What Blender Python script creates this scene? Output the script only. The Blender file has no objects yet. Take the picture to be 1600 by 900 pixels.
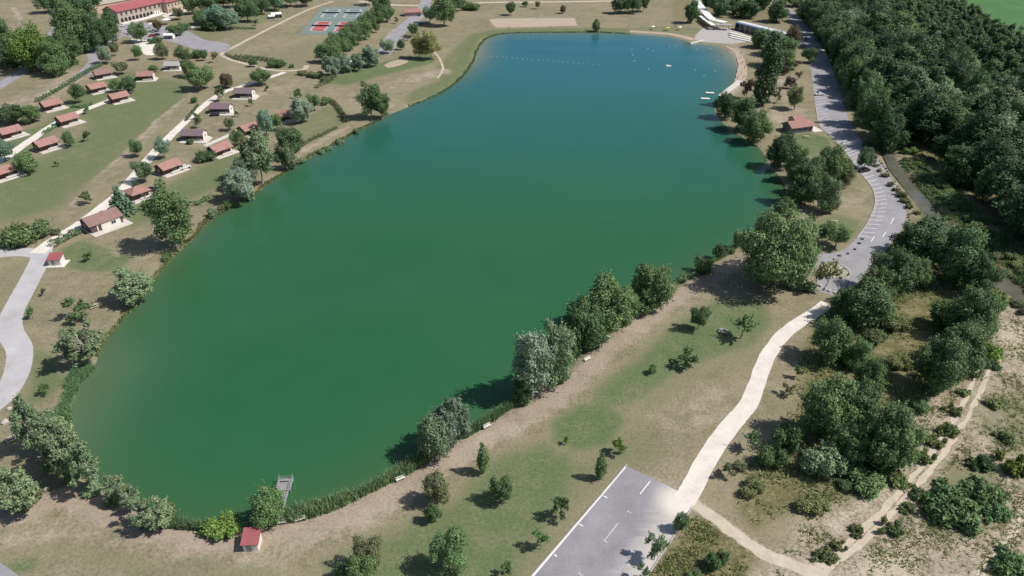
import bpy, math, random
import numpy as np
from mathutils import Matrix, Vector

scene = bpy.context.scene
R = math.radians
# ------------------------------------------------------------------ camera
CAM_H, FPX, PITCH = 105.0, 1130.0, R(32)
cam = bpy.data.objects.new('camera', bpy.data.cameras.new('camera'))
scene.collection.objects.link(cam)
cam.location = (0, 0, CAM_H)
cam.rotation_euler = (R(90) - PITCH, 0, 0)
cam.data.sensor_width = 36.0
cam.data.lens = 36.0 * FPX / 1600.0
cam.data.clip_start = 1.0
cam.data.clip_end = 12000.0
scene.camera = cam
# ------------------------------------------------------------------ sky and sun
SUN_EL, SHADOW_AZ = R(51), R(172)          # shadows fall along this ground direction
sun_dir = Vector((-math.cos(SHADOW_AZ) * math.cos(SUN_EL), -math.sin(SHADOW_AZ) * math.cos(SUN_EL), math.sin(SUN_EL)))
world = bpy.data.worlds.new('World'); scene.world = world; world.use_nodes = True
wn = world.node_tree.nodes; wl = world.node_tree.links
sky = wn.new('ShaderNodeTexSky'); sky.sky_type = 'NISHITA'; sky.sun_disc = False
sky.sun_elevation = SUN_EL
sky.sun_rotation = math.atan2(sun_dir.x, sun_dir.y)
sky.altitude = 200; sky.air_density = 1.0; sky.dust_density = 1.5
wl.new(sky.outputs[0], wn['Background'].inputs[0])
wn['Background'].inputs[1].default_value = 0.082
sl = bpy.data.lights.new('sun', 'SUN'); sl.energy = 4.5; sl.angle = R(0.53); sl.color = (1.0, 0.955, 0.89)
so = bpy.data.objects.new('sun', sl); scene.collection.objects.link(so)
so.rotation_euler = (-sun_dir).to_track_quat('-Z', 'Y').to_euler()
so.location = (100, 0, 300)
scene.view_settings.view_transform = 'Standard'; scene.view_settings.look = 'None'
scene.view_settings.exposure = 0.0; scene.view_settings.gamma = 1.0
scene.view_settings.use_curve_mapping = False
scene.cycles.max_bounces = 5; scene.cycles.diffuse_bounces = 2; scene.cycles.transparent_max_bounces = 4
scene.cycles.caustics_reflective = False; scene.cycles.caustics_refractive = False

# ------------------------------------------------------------------ survey: a sight line to a spot on the ground
SP, CP = math.sin(PITCH), math.cos(PITCH)
def P(px, py, z=0.0):
    u = (px - 800) / FPX; v = (py - 450) / FPX
    k = (CAM_H - z) / (SP + v * CP)
    return (k * u, k * (CP - v * SP))
def scale_at(py): return CP * (py - (450 - FPX * math.tan(PITCH))) / CAM_H     # pixels per metre across
def height_of(bx, by, ty):
    Y = P(bx, by)[1]; v = (ty - 450) / FPX
    return CAM_H - Y * (SP + v * CP) / (CP - v * SP)

rng = np.random.default_rng(7); random.seed(7)
COL = scene.collection
# ------------------------------------------------------------------ materials
MATS = {}
def srgb(r, g, b):
    f = lambda c: (c / 255 / 12.92) if c / 255 <= .04045 else ((c / 255 + .055) / 1.055) ** 2.4
    return (f(r), f(g), f(b), 1)
def newmat(name):
    m = bpy.data.materials.new(name); m.use_nodes = True
    n = m.node_tree.nodes; l = m.node_tree.links
    MATS[name] = m
    return m, n, l, n['Principled BSDF']
def ramp(n, stops, interp='LINEAR'):
    r = n.new('ShaderNodeValToRGB'); cr = r.color_ramp; cr.interpolation = interp
    while len(cr.elements) < len(stops): cr.elements.new(.5)
    for e, (p, c) in zip(cr.elements, stops):
        e.position = p; e.color = tuple(c) + ((1,) if len(c) == 3 else ())
    return r
def noise(n, l, scale, detail=4, rough=.6, vec=None, dist=0.0):
    t = n.new('ShaderNodeTexNoise'); t.inputs['Scale'].default_value = scale
    t.inputs['Detail'].default_value = detail; t.inputs['Roughness'].default_value = rough
    t.inputs['Distortion'].default_value = dist
    if vec is not None: l.new(vec, t.inputs['Vector'])
    return t
def mixc(n, l, fac, a, b, mode='MIX'):
    m = n.new('ShaderNodeMix'); m.data_type = 'RGBA'; m.blend_type = mode
    if isinstance(fac, (int, float)): m.inputs[0].default_value = fac
    else: l.new(fac, m.inputs[0])
    for s, v in ((6, a), (7, b)):
        if isinstance(v, tuple): m.inputs[s].default_value = v if len(v) == 4 else v + (1,)
        else: l.new(v, m.inputs[s])
    return m.outputs[2]
def mth(n, l, op, a, b=None, clamp=False):
    m = n.new('ShaderNodeMath'); m.operation = op; m.use_clamp = clamp
    for i, v in enumerate((a, b)):
        if v is None: continue
        if isinstance(v, (int, float)): m.inputs[i].default_value = v
        else: l.new(v, m.inputs[i])
    return m.outputs[0]
def plain(name, color, rough=.7, var=.25, scale=1.5, fine=12.0, bump=0.0, coord='Object', metal=0.0, spec=.3):
    """a solid colour with two scales of weathering"""
    m, n, l, b = newmat(name)
    tc = n.new('ShaderNodeTexCoord')
    geo = n.new('ShaderNodeNewGeometry')
    vec = geo.outputs['Position'] if coord == 'World' else tc.outputs['Object']
    a = noise(n, l, scale, 5, .65, vec); f = noise(n, l, fine, 3, .6, vec)
    s = mth(n, l, 'ADD', mth(n, l, 'MULTIPLY', a.outputs[0], .65), mth(n, l, 'MULTIPLY', f.outputs[0], .35))
    c = color[:3]
    r = ramp(n, [(.3, tuple(x * (1 - var) for x in c)), (.7, tuple(min(1, x * (1 + var)) for x in c))])
    l.new(s, r.inputs[0]); l.new(r.outputs[0], b.inputs['Base Color'])
    b.inputs['Roughness'].default_value = rough; b.inputs['Metallic'].default_value = metal
    b.inputs['Specular IOR Level'].default_value = spec
    if bump:
        bp = n.new('ShaderNodeBump'); bp.inputs['Strength'].default_value = bump; bp.inputs['Distance'].default_value = .1
        l.new(s, bp.inputs['Height']); l.new(bp.outputs[0], b.inputs['Normal'])
    return m
def leafmat(name, color, var=.45, trans=.3, hue=.016):
    m, n, l, b = newmat(name)
    geo = n.new('ShaderNodeNewGeometry'); oi = n.new('ShaderNodeObjectInfo')
    c = color[:3]
    r = ramp(n, [(0, tuple(x * (1 - var) for x in c)), (.55, c), (1, (min(1, c[0] * (1 + var * 1.15)), min(1, c[1] * (1 + var)), c[2] * (1 + var * .8)))])
    l.new(geo.outputs['Random Per Island'], r.inputs[0])
    hs = n.new('ShaderNodeHueSaturation')
    l.new(r.outputs[0], hs.inputs['Color'])
    mr = n.new('ShaderNodeMapRange'); mr.inputs['To Min'].default_value = .5 - hue; mr.inputs['To Max'].default_value = .5 + hue
    l.new(oi.outputs['Random'], mr.inputs['Value']); l.new(mr.outputs[0], hs.inputs['Hue'])
    mv = n.new('ShaderNodeMapRange'); mv.inputs['To Min'].default_value = .78; mv.inputs['To Max'].default_value = 1.2
    rr = mth(n, l, 'FRACT', mth(n, l, 'MULTIPLY', oi.outputs['Random'], 7.31))
    l.new(rr, mv.inputs['Value']); l.new(mv.outputs[0], hs.inputs['Value'])
    b.inputs['Roughness'].default_value = .6; b.inputs['Specular IOR Level'].default_value = .25
    l.new(hs.outputs[0], b.inputs['Base Color'])
    t = n.new('ShaderNodeBsdfTranslucent'); l.new(hs.outputs[0], t.inputs[0])
    mx = n.new('ShaderNodeMixShader'); mx.inputs[0].default_value = trans
    l.new(b.outputs[0], mx.inputs[1]); l.new(t.outputs[0], mx.inputs[2])
    l.new(mx.outputs[0], n['Material Output'].inputs[0])
    return m

leafmat('leaf_mid', (0.174, 0.278, 0.12))
leafmat('leaf_dark', (0.132, 0.22, 0.1))
leafmat('leaf_forest', (.088, .152, .078), var=.5)
leafmat('leaf_aspen', (0.282, 0.377, 0.217))
leafmat('leaf_silver', (.31, .40, .29), var=.35)
leafmat('leaf_blue', (0.234, 0.371, 0.262), var=.35)
leafmat('leaf_bright', (0.21, 0.309, 0.081))
leafmat('leaf_olive', (0.198, 0.235, 0.12))
leafmat('leaf_red', (0.18, 0.154, 0.097))
leafmat('leaf_yellow', (0.372, 0.408, 0.182))
leafmat('leaf_conifer', (0.138, 0.229, 0.142), trans=.15)
leafmat('leaf_pale', (0.432, 0.457, 0.285))
leafmat('reed_leaf', (.24, .375, .19), trans=.4)
leafmat('weed_leaf', (0.275, 0.329, 0.152), var=.5, trans=.4)
plain('bark', (.12, .095, .07), .9, .35, 2, 9)
plain('bark_pale', (.42, .40, .34), .85, .3, 1.5, 7)
plain('asphalt', (.315, .305, .325), .9, .24, .16, 2.4, coord='World')
plain('asphalt_pale', (.47, .46, .465), .9, .2, .16, 2.4, coord='World')
m = plain('asphalt_lot', (.285, .275, .295), .9, .24, .16, 2.4, coord='World')
plain('chalk', (.72, .67, .60), .95, .2, .3, 2.5, coord='World')
plain('concrete', (.62, .58, .52), .9, .12, .4, 4, coord='World')
plain('concrete_grey', (.42, .40, .38), .9, .15, .4, 4, coord='World')
plain('island_soil', (.36, .36, .28), .95, .3, .5, 3, coord='World')
plain('track_soil', (.54, .465, .37), .95, .22, .6, 4, coord='World')
plain('gravel', (.50, .43, .34), .95, .2, .3, 5, coord='World')
plain('kerb_stone', (.42, .40, .38), .9, .2, .8, 5, coord='World')
plain('sand', (.44, .355, .275), .95, .12, .15, 3, coord='World')
plain('paint_white', (.78, .77, .75), .8, .1, .8, 6, coord='World')
plain('paint_worn', (.55, .54, .55), .85, .2, .8, 5, coord='World')
plain('wall_white', (.74, .71, .65), .85, .08, .6, 5)
plain('wall_cream', (.55, .44, .33), .88, .12, .5, 5)
plain('wall_pink', (.44, .365, .32), .88, .15, .5, 4)
plain('timber_brown', (.115, .07, .05), .8, .25, 1, 6)
plain('timber_grey', (.34, .33, .32), .85, .2, 1, 6)
plain('timber_purple', (.12, .085, .10), .8, .2, 1, 6)
plain('timber_pale', (.48, .42, .33), .85, .2, 1, 6)
plain('wall_blue', (.16, .17, .22), .8, .12, 1, 6)
plain('roof_red', (.35, .11, .115), .85, .18, .6, 4)
plain('roof_terracotta', (.36, .20, .175), .85, .2, .6, 4)
plain('roof_brown', (.27, .17, .15), .85, .2, .6, 4)
plain('roof_purple', (.205, .15, .165), .85, .18, .6, 4)
plain('roof_white', (.80, .80, .79), .6, .05, .6, 4)
plain('roof_grey', (.4, .39, .38), .8, .12, .6, 4)
plain('canvas_white', (.82, .81, .78), .8, .04, .8, 4)
plain('shutter', (.10, .06, .05), .7, .15, 1, 6)
plain('dark_opening', (.03, .025, .03), .5, .15, 1, 6)
plain('steel', (.55, .56, .57), .4, .1, 1, 6, metal=.6)
plain('steel_blue', (.22, .30, .40), .45, .15, 1, 6, metal=.2)
plain('court_green', (.19, .245, .225), .9, .1, .15, 2, coord='World')
plain('court_blue', (.17, .225, .23), .9, .1, .15, 2, coord='World')
plain('court_red', (.40, .085, .085), .9, .12, .15, 2, coord='World')
plain('rock', (.50, .47, .43), .9, .25, 1.5, 8, bump=.4)
plain('rock_dark', (.12, .11, .10), .9, .25, 1.5, 8, bump=.4)
plain('buoy_white', (.85, .84, .80), .5, .04, 1, 5)
plain('skin', (.45, .27, .19), .6, .08, 3, 9)
plain('towel_yellow', (.62, .5, .16), .9, .1, 3, 9)
plain('towel_blue', (.12, .25, .5), .9, .1, 3, 9)
plain('towel_red', (.5, .1, .1), .9, .1, 3, 9)
plain('tyre', (.02, .02, .02), .9, .1, 3, 9)
for cn, cc in (('car_white', (.75, .75, .74)), ('car_black', (.02, .021, .025)), ('car_blue', (.06, .12, .25)), ('car_grey', (.25, .26, .28)), ('car_red', (.3, .03, .03)), ('car_purple', (.05, .045, .09))):
    m = plain(cn, cc, .3, .04, 1, 5, spec=.5); m.node_tree.nodes['Principled BSDF'].inputs['Coat Weight'].default_value = .5
m = plain('glass', (.02, .025, .03), .08, .05, 1, 4, spec=.6)

# ---- ground cover material: weights come with the sheet (what grows where), grain from noise
m, n, l, b = newmat('ground_cover')
geo = n.new('ShaderNodeNewGeometry'); pos = geo.outputs['Position']
a1 = n.new('ShaderNodeAttribute'); a1.attribute_name = 'cover'
a2 = n.new('ShaderNodeAttribute'); a2.attribute_name = 'cover2'
s1 = n.new('ShaderNodeSeparateColor'); l.new(a1.outputs['Color'], s1.inputs[0])
s2 = n.new('ShaderNodeSeparateColor'); l.new(a2.outputs['Color'], s2.inputs[0])
nb = noise(n, l, .035, 6, .62, pos, .4); nm = noise(n, l, .22, 6, .68, pos, .3); nf = noise(n, l, 1.6, 5, .72, pos)
nx = noise(n, l, 5.5, 3, .7, pos)
# stretched noise: mowing and wear streaks
mp = n.new('ShaderNodeMapping'); mp.inputs['Scale'].default_value = (.12, .5, 1); mp.inputs['Rotation'].default_value = (0, 0, R(-38))
l.new(pos, mp.inputs[0]); ns = noise(n, l, 1.0, 5, .7, mp.outputs[0])
def jit(v, amt, src):       # weight broken up by noise, then sharpened
    x = mth(n, l, 'ADD', v, mth(n, l, 'MULTIPLY', mth(n, l, 'SUBTRACT', src, .5), amt))
    r = n.new('ShaderNodeMapRange'); r.interpolation_type = 'SMOOTHSTEP'
    r.inputs['From Min'].default_value = .22; r.inputs['From Max'].default_value = .78
    l.new(x, r.inputs['Value']); return r.outputs[0]
mixn = mth(n, l, 'ADD', mth(n, l, 'MULTIPLY', nb.outputs[0], .55), mth(n, l, 'ADD', mth(n, l, 'MULTIPLY', nm.outputs[0], .3), mth(n, l, 'MULTIPLY', ns.outputs[0], .15)))
mixq = mth(n, l, 'ADD', mth(n, l, 'MULTIPLY', nb.outputs[0], .30), mth(n, l, 'ADD', mth(n, l, 'MULTIPLY', nm.outputs[0], .38), mth(n, l, 'ADD', mth(n, l, 'MULTIPLY', nf.outputs[0], .2), mth(n, l, 'MULTIPLY', ns.outputs[0], .12))))
dry = ramp(n, [(.36, (.150, .165, .092)), (.44, (.212, .200, .126)), (.52, (.272, .240, .160)), (.62, (.345, .298, .212))]); l.new(mixq, dry.inputs[0])
grn = ramp(n, [(.38, (.092, .142, .064)), (.48, (.130, .170, .080)), (.56, (.175, .190, .105)), (.63, (.225, .215, .135))]); l.new(mixq, grn.inputs[0])
bare = ramp(n, [(.38, (.285, .232, .178)), (.6, (.42, .345, .275))]); l.new(mixn, bare.inputs[0])
rgh = ramp(n, [(.34, (.080, .088, .038)), (.5, (.165, .155, .078)), (.64, (.30, .25, .155))]); l.new(mth(n, l, 'ADD', mth(n, l, 'MULTIPLY', nm.outputs[0], .6), mth(n, l, 'MULTIPLY', nf.outputs[0], .4)), rgh.inputs[0])
pal = ramp(n, [(.36, (.135, .135, .075)), (.43, (.255, .222, .155)), (.50, (.365, .305, .232)), (.62, (.48, .405, .32))]); l.new(mth(n, l, 'ADD', mth(n, l, 'MULTIPLY', nm.outputs[0], .5), mth(n, l, 'MULTIPLY', nf.outputs[0], .5)), pal.inputs[0])
crp = ramp(n, [(.35, (.072, .165, .066)), (.65, (.108, .22, .088))]); l.new(mixn, crp.inputs[0])
c = mixc(n, l, jit(s1.outputs[0], 3.8, mixq), dry.outputs[0], grn.outputs[0])
c = mixc(n, l, jit(s1.outputs[1], 3.0, mixq), c, bare.outputs[0])
c = mixc(n, l, jit(s1.outputs[2], 2.4, mixq), c, rgh.outputs[0])
c = mixc(n, l, jit(s2.outputs[0], .1, mixn), c, crp.outputs[0])
c = mixc(n, l, jit(s2.outputs[1], .7, nm.outputs[0]), c, pal.outputs[0])
c = mixc(n, l, jit(s2.outputs[2], .9, nf.outputs[0]), c, (.50, .43, .335))
fr = ramp(n, [(.34, (.58, .60, .58)), (.5, (1, 1, 1)), (.66, (1.3, 1.28, 1.25))]); l.new(mth(n, l, 'ADD', mth(n, l, 'MULTIPLY', nf.outputs[0], .55), mth(n, l, 'MULTIPLY', nx.outputs[0], .45)), fr.inputs[0])
c = mixc(n, l, .9, c, fr.outputs[0], 'MULTIPLY')
l.new(c, b.inputs['Base Color']); b.inputs['Roughness'].default_value = .95; b.inputs['Specular IOR Level'].default_value = .1
bp = n.new('ShaderNodeBump'); bp.inputs['Strength'].default_value = .5; bp.inputs['Distance'].default_value = .35
l.new(mth(n, l, 'ADD', nm.outputs[0], mth(n, l, 'MULTIPLY', nf.outputs[0], .5)), bp.inputs['Height']); l.new(bp.outputs[0], b.inputs['Normal'])

# ---- water: turbid green, shoals where the bed shows through, sky reflection painted in far off
m, n, l, b = newmat('lake_water')
at = n.new('ShaderNodeAttribute'); at.attribute_name = 'shoal_sky'
sx = n.new('ShaderNodeSeparateColor'); l.new(at.outputs['Color'], sx.inputs[0])
geo = n.new('ShaderNodeNewGeometry'); pos = geo.outputs['Position']
n1 = noise(n, l, .012, 4, .6, pos); n2 = noise(n, l, .05, 4, .6, pos)
deep = ramp(n, [(.3, (.021, .108, .042)), (.7, (.029, .126, .051))]); l.new(n1.outputs[0], deep.inputs[0])
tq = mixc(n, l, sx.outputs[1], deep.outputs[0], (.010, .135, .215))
c = mixc(n, l, mth(n, l, 'MULTIPLY', sx.outputs[0], mth(n, l, 'ADD', .55, mth(n, l, 'MULTIPLY', n2.outputs[0], .7)), True), tq, (.085, .125, .055))
c = mixc(n, l, sx.outputs[2], c, (.21, .22, .15))
l.new(c, b.inputs['Base Color']); b.inputs['IOR'].default_value = 1.33
mp = n.new('ShaderNodeMapping'); mp.inputs['Scale'].default_value = (.006, .022, 1); mp.inputs['Rotation'].default_value = (0, 0, R(25)); l.new(pos, mp.inputs[0])
wn_ = noise(n, l, 1.0, 5, .6, mp.outputs[0], .6); rr_ = ramp(n, [(.4, (.07, .07, .07)), (.62, (.32, .32, .32))]); l.new(wn_.outputs[0], rr_.inputs[0]); l.new(rr_.outputs[0], b.inputs['Roughness'])
bp = n.new('ShaderNodeBump'); bp.inputs['Strength'].default_value = .25; bp.inputs['Distance'].default_value = .12
w1 = noise(n, l, 1.3, 3, .6, pos); l.new(w1.outputs[0], bp.inputs['Height']); l.new(bp.outputs[0], b.inputs['Normal'])
m, n, l, b = newmat('stream_water')
geo = n.new('ShaderNodeNewGeometry'); n1 = noise(n, l, .15, 5, .6, geo.outputs['Position'])
r = ramp(n, [(.35, (.095, .098, .075)), (.65, (.15, .148, .12))]); l.new(n1.outputs[0], r.inputs[0]); l.new(r.outputs[0], b.inputs['Base Color'])
b.inputs['Roughness'].default_value = .12; b.inputs['IOR'].default_value = 1.33

# ------------------------------------------------------------------ geometry helpers
class MB:
    """collects boxes, tubes and sheets; build() links ONE mesh object"""
    def __init__(s): s.v = []; s.f = []
    def add(s, verts, faces):
        o = len(s.v); s.v += [tuple(p) for p in verts]; s.f += [tuple(i + o for i in q) for q in faces]; return s
    def box(s, c, d, rz=0.0):
        hx, hy, hz = d[0] / 2, d[1] / 2, d[2] / 2
        cs, sn = math.cos(rz), math.sin(rz); vs = []
        for z in (-hz, hz):
            for x, y in ((-hx, -hy), (hx, -hy), (hx, hy), (-hx, hy)):
                vs.append((c[0] + x * cs - y * sn, c[1] + x * sn + y * cs, c[2] + z))
        return s.add(vs, [(3, 2, 1, 0), (4, 5, 6, 7), (0, 1, 5, 4), (1, 2, 6, 5), (2, 3, 7, 6), (3, 0, 4, 7)])
    def tube(s, pts, rad, k=6, cap=True):
        pts = [Vector(p) for p in pts]; vs = []; fs = []
        for i, p in enumerate(pts):
            d = (pts[min(i + 1, len(pts) - 1)] - pts[max(i - 1, 0)])
            if d.length < 1e-6: d = Vector((0, 0, 1))
            d.normalize(); a = d.orthogonal().normalized() if i == 0 else (a - d * a.dot(d)).normalized()
            bb = d.cross(a); r = rad[i] if isinstance(rad, (list, tuple)) else rad
            for j in range(k):
                t = 2 * math.pi * j / k; vs.append(p + (a * math.cos(t) + bb * math.sin(t)) * r)
        for i in range(len(pts) - 1):
            for j in range(k): fs.append((i * k + j, i * k + (j + 1) % k, (i + 1) * k + (j + 1) % k, (i + 1) * k + j))
        if cap: fs.append(tuple(range(k - 1, -1, -1))); fs.append(tuple(range((len(pts) - 1) * k, len(pts) * k)))
        return s.add(vs, fs)
    def prism(s, poly, z0, z1):
        k = len(poly); A = sum(poly[i][0] * poly[(i + 1) % k][1] - poly[(i + 1) % k][0] * poly[i][1] for i in range(k))
        if A < 0: poly = poly[::-1]
        vs = [(x, y, z0) for x, y in poly] + [(x, y, z1) for x, y in poly]
        return s.add(vs, [tuple(range(k - 1, -1, -1)), tuple(range(k, 2 * k))] + [(i, (i + 1) % k, k + (i + 1) % k, k + i) for i in range(k)])
    def mesh(s, name):
        me = bpy.data.meshes.new(name); me.from_pydata(s.v, [], s.f); me.update(); return me
    def build(s, name, mat, parent=None, smooth=False):
        return obj(name, s.mesh(name), mat, parent, smooth)
def obj(name, me, mat, parent=None, smooth=False):
    o = bpy.data.objects.new(name, me); COL.objects.link(o)
    if mat and not me.materials: me.materials.append(MATS[mat] if isinstance(mat, str) else mat)
    if parent: o.parent = parent
    if smooth: me.polygons.foreach_set('use_smooth', np.ones(len(me.polygons), bool))
    return o
def fastmesh(name, V, F):
    """V (n,3) F (m,k) arrays"""
    V = np.asarray(V, np.float32); F = np.asarray(F, np.int32); k = F.shape[1]
    me = bpy.data.meshes.new(name)
    me.vertices.add(len(V)); me.vertices.foreach_set('co', V.ravel())
    me.loops.add(F.size); me.loops.foreach_set('vertex_index', F.ravel())
    me.polygons.add(len(F)); me.polygons.foreach_set('loop_start', np.arange(0, F.size, k, dtype=np.int32))
    me.update(calc_edges=True); me.validate(); return me
def empty(name, loc, rz=0.0):
    o = bpy.data.objects.new(name, None); COL.objects.link(o); o.location = loc; o.rotation_euler = (0, 0, rz); o.empty_display_size = .5
    return o
def tag(o, label=None, cat=None, group=None, kind=None):
    if label: o['label'] = label
    if cat: o['category'] = cat
    if group: o['group'] = group
    if kind: o['kind'] = kind
    return o
def copy_tree(o, parent=None):
    c = o.copy(); COL.objects.link(c); c.parent = parent
    for ch in list(o.children): copy_tree(ch, c)
    return c
def spline(pts, step=2.0, closed=False):
    p = [np.array(q, float) for q in pts]; N = len(p); out = []
    rngi = range(N if closed else N - 1)
    for i in rngi:
        p1, p2 = p[i], p[(i + 1) % N]
        p0 = p[(i - 1) % N] if (closed or i > 0) else 2 * p1 - p2
        p3 = p[(i + 2) % N] if (closed or i + 2 < N) else 2 * p2 - p1
        k = max(1, int(np.linalg.norm(p2 - p1) / step))
        for j in range(k):
            t = j / k
            out.append(.5 * ((2 * p1) + (p2 - p0) * t + (2 * p0 - 5 * p1 + 4 * p2 - p3) * t * t + (3 * p1 - p0 - 3 * p2 + p3) * t ** 3))
    if not closed: out.append(p[-1])
    return np.array(out)
def px(pts): return [P(a, b_) for a, b_ in pts]
def seg_dist(X, Y, poly, closed):
    """distance to a polyline, and inside flag when closed"""
    D = np.full(X.shape, 1e18); ins = np.zeros(X.shape, bool); N = len(poly)
    for i in range(N if closed else N - 1):
        ax, ay = poly[i]; bx, by = poly[(i + 1) % N]; dx, dy = bx - ax, by - ay
        L2 = dx * dx + dy * dy + 1e-12
        t = np.clip(((X - ax) * dx + (Y - ay) * dy) / L2, 0, 1)
        D = np.minimum(D, (X - ax - t * dx) ** 2 + (Y - ay - t * dy) ** 2)
        if closed and ay != by:
            cnd = ((ay > Y) != (by > Y)) & (X < (bx - ax) * (Y - ay) / (by - ay) + ax); ins ^= cnd
    return np.sqrt(D), ins
def sdf(X, Y, poly, closed=True, margin=30):
    """positive inside; only evaluated near the polygon"""
    poly = np.asarray(poly); out = np.full(X.shape, -1e3)
    mk = (X > poly[:, 0].min() - margin) & (X < poly[:, 0].max() + margin) & (Y > poly[:, 1].min() - margin) & (Y < poly[:, 1].max() + margin)
    if not mk.any(): return out
    d, i = seg_dist(X[mk], Y[mk], poly, closed)
    out[mk] = np.where(i, d, -d) if closed else -d
    return out
def sst(x): x = np.clip(x, 0, 1); return x * x * (3 - 2 * x)

# ------------------------------------------------------------------ lake outline, stream, terrain
lake_px = [(1080, 66), (1050, 57), (985, 52), (930, 50), (870, 50), (800, 51), (765, 57), (747, 75), (737, 100), (716, 125), (682, 148), (640, 165), (608, 178), (585, 190), (555, 205), (520, 225), (490, 242), (450, 265), (420, 285), (388, 310), (352, 328), (320, 350), (298, 375), (275, 395), (252, 420), (235, 443), (215, 470), (187, 500), (162, 535), (143, 575), (122, 597), (110, 625), (103, 660), (112, 700), (140, 745), (180, 780), (220, 800), (265, 818), (310, 824), (350, 826), (400, 820), (430, 813), (480, 800), (540, 782), (590, 760), (630, 737), (670, 713), (720, 683), (770, 653), (802, 632), (850, 598), (900, 558), (950, 518), (1000, 478), (1050, 446), (1090, 423), (1130, 398), (1165, 373), (1200, 350), (1222, 327), (1229, 300), (1222, 280), (1203, 255), (1183, 226), (1150, 207), (1127, 188), (1117, 168), (1127, 150), (1145, 130), (1152, 110), (1148, 90), (1135, 76), (1110, 68)]
LAKE = spline(px(lake_px), 5.0, True)
stream_px = [(1380, 225), (1400, 262), (1432, 300), (1470, 345), (1512, 392), (1555, 430), (1600, 462), (1680, 515)]
STREAM = spline(px(stream_px), 4.0)
def ground_z(X, Y):
    X = np.atleast_1d(np.asarray(X, float)); Y = np.atleast_1d(np.asarray(Y, float))
    d = sdf(X, Y, LAKE, True, 12)
    z = np.where(d > -900, -.35 * sst((d + 2.2) / 2.2) - 2.6 * sst(d / 9), 0.0)
    ds = sdf(X, Y, STREAM, False, 14)
    z = np.minimum(z, np.where(ds > -900, -1.1 * sst((ds + 4.6) / 3.0), 0.0))
    return z
def gz(x, y): return float(ground_z(x, y)[0])

def axis(lo, hi, step, far):
    a = np.arange(lo, hi + step, step); ext = []; s = step; v = a[-1]
    while v < far[1]: s *= 1.5; v += s; ext.append(v)
    pre = []; s = step; v = a[0]
    while v > far[0]: s *= 1.5; v -= s; pre.append(v)
    return np.concatenate([pre[::-1], a, ext])
XS = axis(-420, 420, 1.15, (-5000, 5000))
ya = [58.0]
while ya[-1] < 640: ya.append(ya[-1] + .75 + (ya[-1] - 58) * .0028)
YS = np.concatenate([axis(0, 57, 3, (-4000, 57.2))[:-1], ya, axis(644, 660, 4, (600, 9000))])
YS = np.unique(YS.round(3)); YS = YS[np.concatenate([[True], np.diff(YS) > .3])]
GX, GY = np.meshgrid(XS, YS)
gx, gy = GX.ravel(), GY.ravel()
zz = ground_z(gx, gy)

cover = np.zeros((gx.size, 4), np.float32); cover[:, 3] = 1
cover2 = np.zeros((gx.size, 4), np.float32); cover2[:, 3] = 1
def patch(arr, ch, pts, val, soft=5.0, op='max'):
    d = sdf(gx, gy, spline(px(pts), 6, True), True, soft + 1)
    w = sst((d + soft) / (2 * soft)) * abs(val)
    if op == 'max': arr[:, ch] = np.maximum(arr[:, ch], w)
    else: arr[:, ch] *= 1 - w
def trail(arr, ch, pts, width, val, soft=1.5, op='max'):
    d = -sdf(gx, gy, spline(px(pts), 4), False, width + soft + 1)
    w = sst((width / 2 + soft - d) / (2 * soft)) * val
    if op == 'max': arr[:, ch] = np.maximum(arr[:, ch], w)
    else: arr[:, ch] *= 1 - w
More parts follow.
